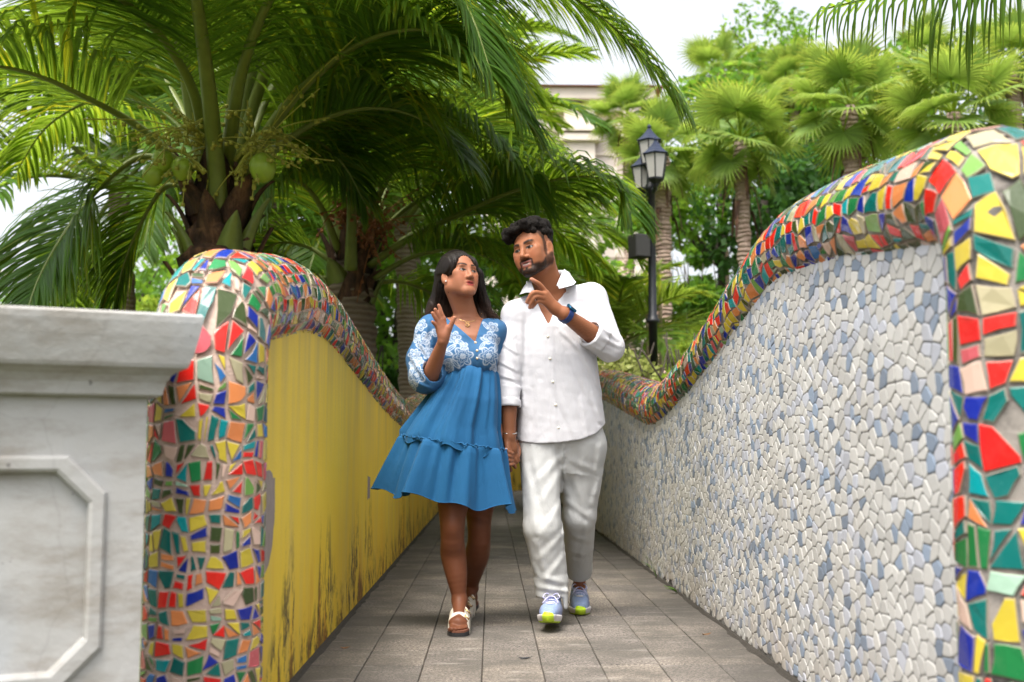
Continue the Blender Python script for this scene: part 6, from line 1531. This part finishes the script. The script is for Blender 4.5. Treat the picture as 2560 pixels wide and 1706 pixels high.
# ---- trousers
PANT_M = cloth_mat('white_trouser_cloth', (.46, .468, .462), 1300, .75, sheen=.03, crease=.36, var=.03)
Pn = Sdf()
Pn.u(LOFT([(rowz(1180), xz(1402), 5.125, px(70), .085), (rowz(1150), xz(1402), 5.125, px(92), .105), (rowz(1110), xz(1403), 5.125, px(104), .130), (rowz(1060), xz(1404), 5.125, px(100), .135), (rowz(1020), xz(1404), 5.12, px(94), .125)], 2.4), .02)
kR, aR = at(1359, 1322, 5.01), at(1380, 1486, 5.03)
Pn.u(RC(at(1356, 1120, 5.10), kR, .108, .086), .05).u(RC(kR, at(1378, 1450, 5.03), .086, .073), .02).u(CC(at(1376, 1440, 5.03), at(1380, 1492, 5.03), .0735, .0715, .01), .015)
kL, aL = at(1449, 1290, 5.17), at(1447, 1420, 5.43)
Pn.u(RC(at(1457, 1120, 5.13), kL, .104, .074), .05).u(RC(kL, aL, .074, .062), .02).u(CC(at(1447, 1405, 5.42), at(1447, 1436, 5.46), .063, .060, .01), .015)
Pn.sub(EL(at(1408, 1235, 4.98), (.010, .10, .13)), .03)
fl = [((1402, 1140), (1330, 1215), .016, .010), ((1404, 1175), (1345, 1265), .016, .009), ((1308, 1130), (1340, 1330), .016, .010), ((1330, 1130), (1372, 1300), .015, .008), ((1402, 1255), (1352, 1330), .015, .009),
      ((1404, 1335), (1345, 1395), .015, .010), ((1408, 1388), (1358, 1450), .014, .011), ((1345, 1436), (1414, 1456), .013, .012), ((1348, 1466), (1416, 1474), .011, .012), ((1342, 1350), (1372, 1480), .014, .008),
      ((1424, 1150), (1505, 1185), .015, .009), ((1500, 1120), (1492, 1235), .015, .012), ((1510, 1180), (1486, 1262), .014, .013), ((1424, 1160), (1470, 1290), .015, .008), ((1418, 1255), (1484, 1300), .014, .009),
      ((1424, 1340), (1478, 1362), .013, .009), ((1424, 1388), (1474, 1402), .012, .010), ((1474, 1290), (1462, 1420), .013, .008), ((1403, 1112), (1410, 1190), .012, .012), ((1380, 1118), (1372, 1200), .014, .007), ((1460, 1125), (1450, 1215), .014, .007)]
PT_F = [(at(*a_, 5.02), at(*b_, 5.02), w_, h_ * .45) for a_, b_, w_, h_ in fl]
Pn.u(RC(at(1412, 1478, 4.985), at(1414, 1518, 4.99), .014, .010), .02)
Pn.sub(RC(at(1380, 1488, 5.03), at(1380, 1530, 5.02), .060), .006); Pn.sub(RC(at(1447, 1430, 5.46), at(1447, 1470, 5.5), .050), .006)
Pn.post = lambda P, d: d - folds(P, PT_F, 5.6) + .0010 * wob(P, 38, 11) + .0006 * wob(P, 95, 12)
tr = sdf_obj('trousers', Pn, (.06, 4.86, .05), (.60, 5.60, 1.0), .0042, PANT_M, man); tr['label'] = 'baggy off-white trousers'
# ---- bangle, watch
STEEL = plain('steel', (.72, .70, .68), .2, 1.0, var=.03)
c = at(1272.5, 1081, 4.99); mb = MB(); th = np.linspace(0, 2 * math.pi, 25); e1, e2 = np.array([1, 0, -.05]), np.array([0, 1, .25])
mb.tube([c + .0345 * math.cos(t) * e1 + .031 * math.sin(t) * e2 for t in th], .0026, 6, cap=False); mb.build('bangle', STEEL, man, True)
ax = N(meL - mwL); wc = mwL + ax * .012; up = N(np.array([.35, -.55, 1.0]) - ax * np.dot(ax, (.35, -.55, 1.0))); sd_ = np.cross(ax, up)
BAND = plain('blue_silicone', (.006, .028, .13), .45)
V, Fc = [], []; n = 30
for i in range(n):
    t = 2 * math.pi * i / n; d = math.cos(t) * up + math.sin(t) * sd_
    for s_, rr in ((-1, .0335), (1, .0335), (1, .0365), (-1, .0365)): V.append(wc + d * rr + ax * s_ * (.0125 if rr > .034 else .0128))
for i in range(n):
    a, b = i * 4, ((i + 1) % n) * 4; Fc += [[a + j, a + (j + 1) % 4, b + (j + 1) % 4, b + j] for j in range(4)]
watch = mesh_obj('smartwatch', V, Fc, BAND, man, smooth=False); watch['label'] = 'smartwatch with a blue band'
RW = np.stack([ax, sd_, up], 1); mb = MB(); mb.box(wc + up * .0395, (.020, .0175, .0058), RW, bev=.004); mb.build('watch_case', plain('blue_metal', (.02, .13, .26), .25, .8), watch, True)
mb = MB(); mb.box(wc + up * .0457, (.0172, .0148, .0010), RW, bev=.0008); mb.build('watch_glass', plain('dark_glass', (.02, .022, .026), .06), watch)
# ---- running shoes
k = NT('shoe_knit'); c = k.vcol(); p = k.pos(); k.col(c).set(Roughness=.75); k.bump(k.noise(p, 500, 2), .5, .002); KNIT = k.m
LACE = plain('lilac_lace', (.50, .50, .72), .8)
def shoe(heel, toe, pitch):
    """heel, toe: points on the ground under the ends of the shoe; pitch lifts the toe."""
    heel, toe = np.array([*heel, 0.0]), np.array([*toe, 0.0]); L = np.linalg.norm(toe - heel); d = (toe - heel) / L; side = np.cross(d, (0, 0, 1)); k_ = L / .30
    c_, s_ = math.cos(pitch), math.sin(pitch); D = d * c_ + np.array([0, 0, s_]); U = np.array([0, 0, c_]) - d * s_; Rm = np.stack([side, D, U], 1); O = heel + np.array([0, 0, .002])
    G = lambda x, y, z: O + Rm @ (np.array([x, y, z]) * k_)
    Up = Sdf()
    Up.u(RC(G(0, .045, .058), G(0, .10, .052), .037 * k_, .038 * k_), .02).u(RC(G(0, .10, .052), G(0, .20, .042), .038 * k_, .034 * k_), .03).u(RC(G(-.012, .20, .042), G(-.010, .255, .036), .032 * k_, .024 * k_), .02)
    Up.u(RC(G(.012, .20, .042), G(.012, .25, .034), .032 * k_, .023 * k_), .02).u(RC(G(0, .045, .06), G(0, .055, .098), .036 * k_, .034 * k_), .02).u(RC(G(0, .085, .085), G(0, .075, .118), .024 * k_, .026 * k_), .02)
    Up.sub(BX(G(0, .15, -.02), (.2, .3, .038), Rm, .001), .003)
    zl = lambda V: ((V - O) @ Rm) / k_
    def pt(V):
        q = zl(V); C = np.tile(np.array((.24, .32, .50)), (len(V), 1))
        rib = (np.sin(q[:, 1] * 900) > .35) * (q[:, 1] > .205); C = lerp(C, (.14, .19, .33), rib * .55)
        C = lerp(C, (.17, .16, .27), sstep(.030, .044, np.abs(q[:, 0])) * .6)
        dash = (np.sin(q[:, 1] * 420) > .5) * (np.sin(q[:, 0] * 500) > -.2) * (np.abs(q[:, 0]) < .026) * (q[:, 1] > .13) * (q[:, 1] < .205); C = lerp(C, (.55, .60, .75), dash * .7)
        ton = (q[:, 2] > .105) * (q[:, 1] > .078); C = lerp(C, (.015, .015, .018), ton * .95)
        mark = ton * (np.abs(q[:, 0]) < .012) * (np.abs(q[:, 2] - .124) < .0035); return lerp(C, (.12, .5, .02), mark * .9)
    lo = np.min([G(x, y, z) for x in (-.07, .07) for y in (-.02, .32) for z in (-.01, .17)], axis=0) - .01; hi = np.max([G(x, y, z) for x in (-.07, .07) for y in (-.02, .32) for z in (-.01, .17)], axis=0) + .01
    root = sdf_obj('running_shoe', Up, lo, hi, .0028, KNIT, man, pt)
    Ms = Sdf()
    Ms.u(RC(G(0, .045, .030), G(0, .10, .030), .040 * k_, .037 * k_), .02).u(RC(G(0, .10, .030), G(0, .21, .030), .037 * k_, .047 * k_), .03).u(RC(G(0, .21, .030), G(0, .265, .034), .047 * k_, .034 * k_), .02)
    Ms.sub(BX(G(0, .15, .054), (.2, .4, .022), Rm, .001), .004); Ms.sub(BX(G(0, .15, -.05), (.2, .4, .050), Rm, .001), .004)
    def pm(V):
        q = zl(V); C = np.tile(np.array((.62, .60, .62)), (len(V), 1))
        lime = (q[:, 2] < .006) | ((q[:, 1] > .255) & (np.abs(q[:, 0]) < .024)); C = lerp(C, (.50, .72, .0), lime * .95)
        tread = (q[:, 2] < .004) * ((np.sin(q[:, 1] * 330 + np.abs(q[:, 0]) * 160) > .55)); return lerp(C, (.14, .22, .0), tread * .8)
    sdf_obj('midsole', Ms, lo - .01, hi, .0028, KNIT, root, pm)
    mb = MB(); mb.add([G(x, y, z) for x, y, z in ((-.023, .250, .045), (-.020, .286, .030), (0, .298, .028), (.020, .286, .030), (.023, .250, .045), (.0, .246, .064), (-.013, .254, .060), (.013, .254, .060), (-.026, .276, .012), (.026, .276, .012), (0, .292, .010))],
                  [[0, 1, 6], [1, 2, 6], [6, 2, 5], [5, 2, 7], [7, 2, 3], [7, 3, 4], [1, 8, 10, 2], [2, 10, 9, 3], [0, 8, 1], [3, 9, 4]])
    tb = mb.build('toe_bumper', plain('lime_rubber', (.50, .72, .0), .5), root, True)
    mb = MB()
    for i in range(5):
        y = .105 + i * .019; z = .103 - i * .0095
        mb.tube(catmull([G(-.030, y, z - .018), G(-.014, y + .004, z), G(.014, y + .006, z), G(.030, y, z - .018)], 10), .0030, 5)
    for s in (-1, 1):
        mb.tube(catmull([G(0, .108, .110), G(s * .022, .118, .122), G(s * .036, .135, .105), G(s * .020, .128, .100), G(0, .112, .110)], 16), .0026, 5); mb.tube(catmull([G(0, .108, .110), G(s * .016, .14, .104), G(s * .034, .165, .080)], 10), .0024, 5)
    mb.build('lace', LACE, root, True)
shoe((at(1384, 1550, 5.06)[0], 5.055), (at(1369, 1575, 4.745)[0], 4.755), math.radians(9))
shoe((at(1447, 1520, 5.56)[0], 5.565), (at(1451, 1533, 5.27)[0], 5.262), math.radians(0))
# ------------------------------------------------------------------ small things on the path
LEAF_DRY = plain('dry_leaf', (.16, .085, .04), .8, var=.3)
def litter(name, x, y, s, rot, mat, label, cat):
    n = 9; V = []
    for i in range(n):
        a = 2 * math.pi * i / n; rr = s * (.6 + .4 * math.cos(a) ** 2) * (1 + .12 * math.sin(3 * a + x * 9)); px_, py_ = rr * math.cos(a), .45 * rr * math.sin(a)
        V.append((x + px_ * math.cos(rot) - py_ * math.sin(rot), y + px_ * math.sin(rot) + py_ * math.cos(rot), .004 + .004 * math.cos(2 * a)))
    V += [(v[0], v[1], v[2] - .0012) for v in V]; return tag(mesh_obj(name, V, [list(range(n)), [n + i for i in range(n)][::-1]] + [[i, n + i, n + (i + 1) % n, (i + 1) % n] for i in range(n)], mat), label, cat)
q = at(1311, 1634, 1); g_ = lambda u, v: .75 * FPX / (v - 1128)
def ground_at(u, v): y = g_(u, v); return at(u, v, y)[0], y
x, y = ground_at(1311, 1634); litter('asphalt_spot', x, y, .026, .1, plain('tar', (.02, .02, .022), .6), 'dark flat spot of tar on the paving in the foreground', 'stain')
for u, v, s, ro, lb in ((862, 1608, .02, .3, 'brown dead leaf by the yellow wall'), (1765, 1578, .024, .5, 'brown dead leaf near the foot of the pebble wall')):
    x, y = ground_at(u, v); litter('dead_leaf', x, y, s, ro, LEAF_DRY, lb, 'leaf')
# weeds at the foot of the pebble wall
WEED = leaf_mat('weed', (.06, .13, .02), (.10, .2, .03), (.2, .4, .03), .35)
def weed(y, n, h, label, seed):
    r = random.Random(seed); x = XR - .015; t = empty('weed', (x, y, 0), label, 'weed'); V, Fc = [], []
    for i in range(n):
        a = r.uniform(math.pi * .6, math.pi * 1.4); L = h * r.uniform(.5, 1); b = len(V); w = r.uniform(.004, .009); d = np.array([math.cos(a) * .35, math.sin(a) * .8, 1.0]); sd = np.array([.3, 1, 0])
        for j in range(5): f = j / 4; c = np.array([x, y + r.uniform(-.004, .004), 0]) + d * L * f + np.array([-.05, 0, -.35 * L]) * f * f; V += [c - sd * w * (1 - f), c + sd * w * (1 - f) + np.array([0, 0, .001])]
        Fc += [[b + j * 2, b + j * 2 + 1, b + j * 2 + 3, b + j * 2 + 2] for j in range(4)]
    mesh_obj('blades', V, Fc, WEED, t, vcol=np.ones((len(V), 3)))
weed(.75 * FPX / (1478 - 1128), 9, .07, 'small leafy weed at the foot of the pebble wall, beside the man', 3)
weed(.75 * FPX / (1440 - 1128), 4, .26, 'tall grass blade growing up the pebble wall', 4)
# soil washed along both walls
for nm, xa, lb in (('dirt_strip', XL, 'dark soil washed along the foot of the yellow wall'), ('dirt_strip', XR, 'dark soil washed along the foot of the pebble wall')):
    r = random.Random(2 if xa < 0 else 3); V = []; ys = np.arange(2.6, 17, .08); sg = 1 if xa < 0 else -1
    for y in ys: w = .012 + .018 * abs(math.sin(y * 3.1)) * r.random() + .01 * r.random(); V += [(xa - sg * .01, y, .012), (xa + sg * w * .5, y, .007 + .004 * r.random()), (xa + sg * w, y, -.002)]
    o = mesh_obj(nm, V, [[i * 3 + j, i * 3 + j + 1, i * 3 + 4 + j, i * 3 + 3 + j] for i in range(len(ys) - 1) for j in (0, 1)], plain('wet_soil', (.035, .03, .024), .95, var=.5, scale=60, bump=.8, bscale=90)); tag(o, lb, 'soil', kind='stuff')
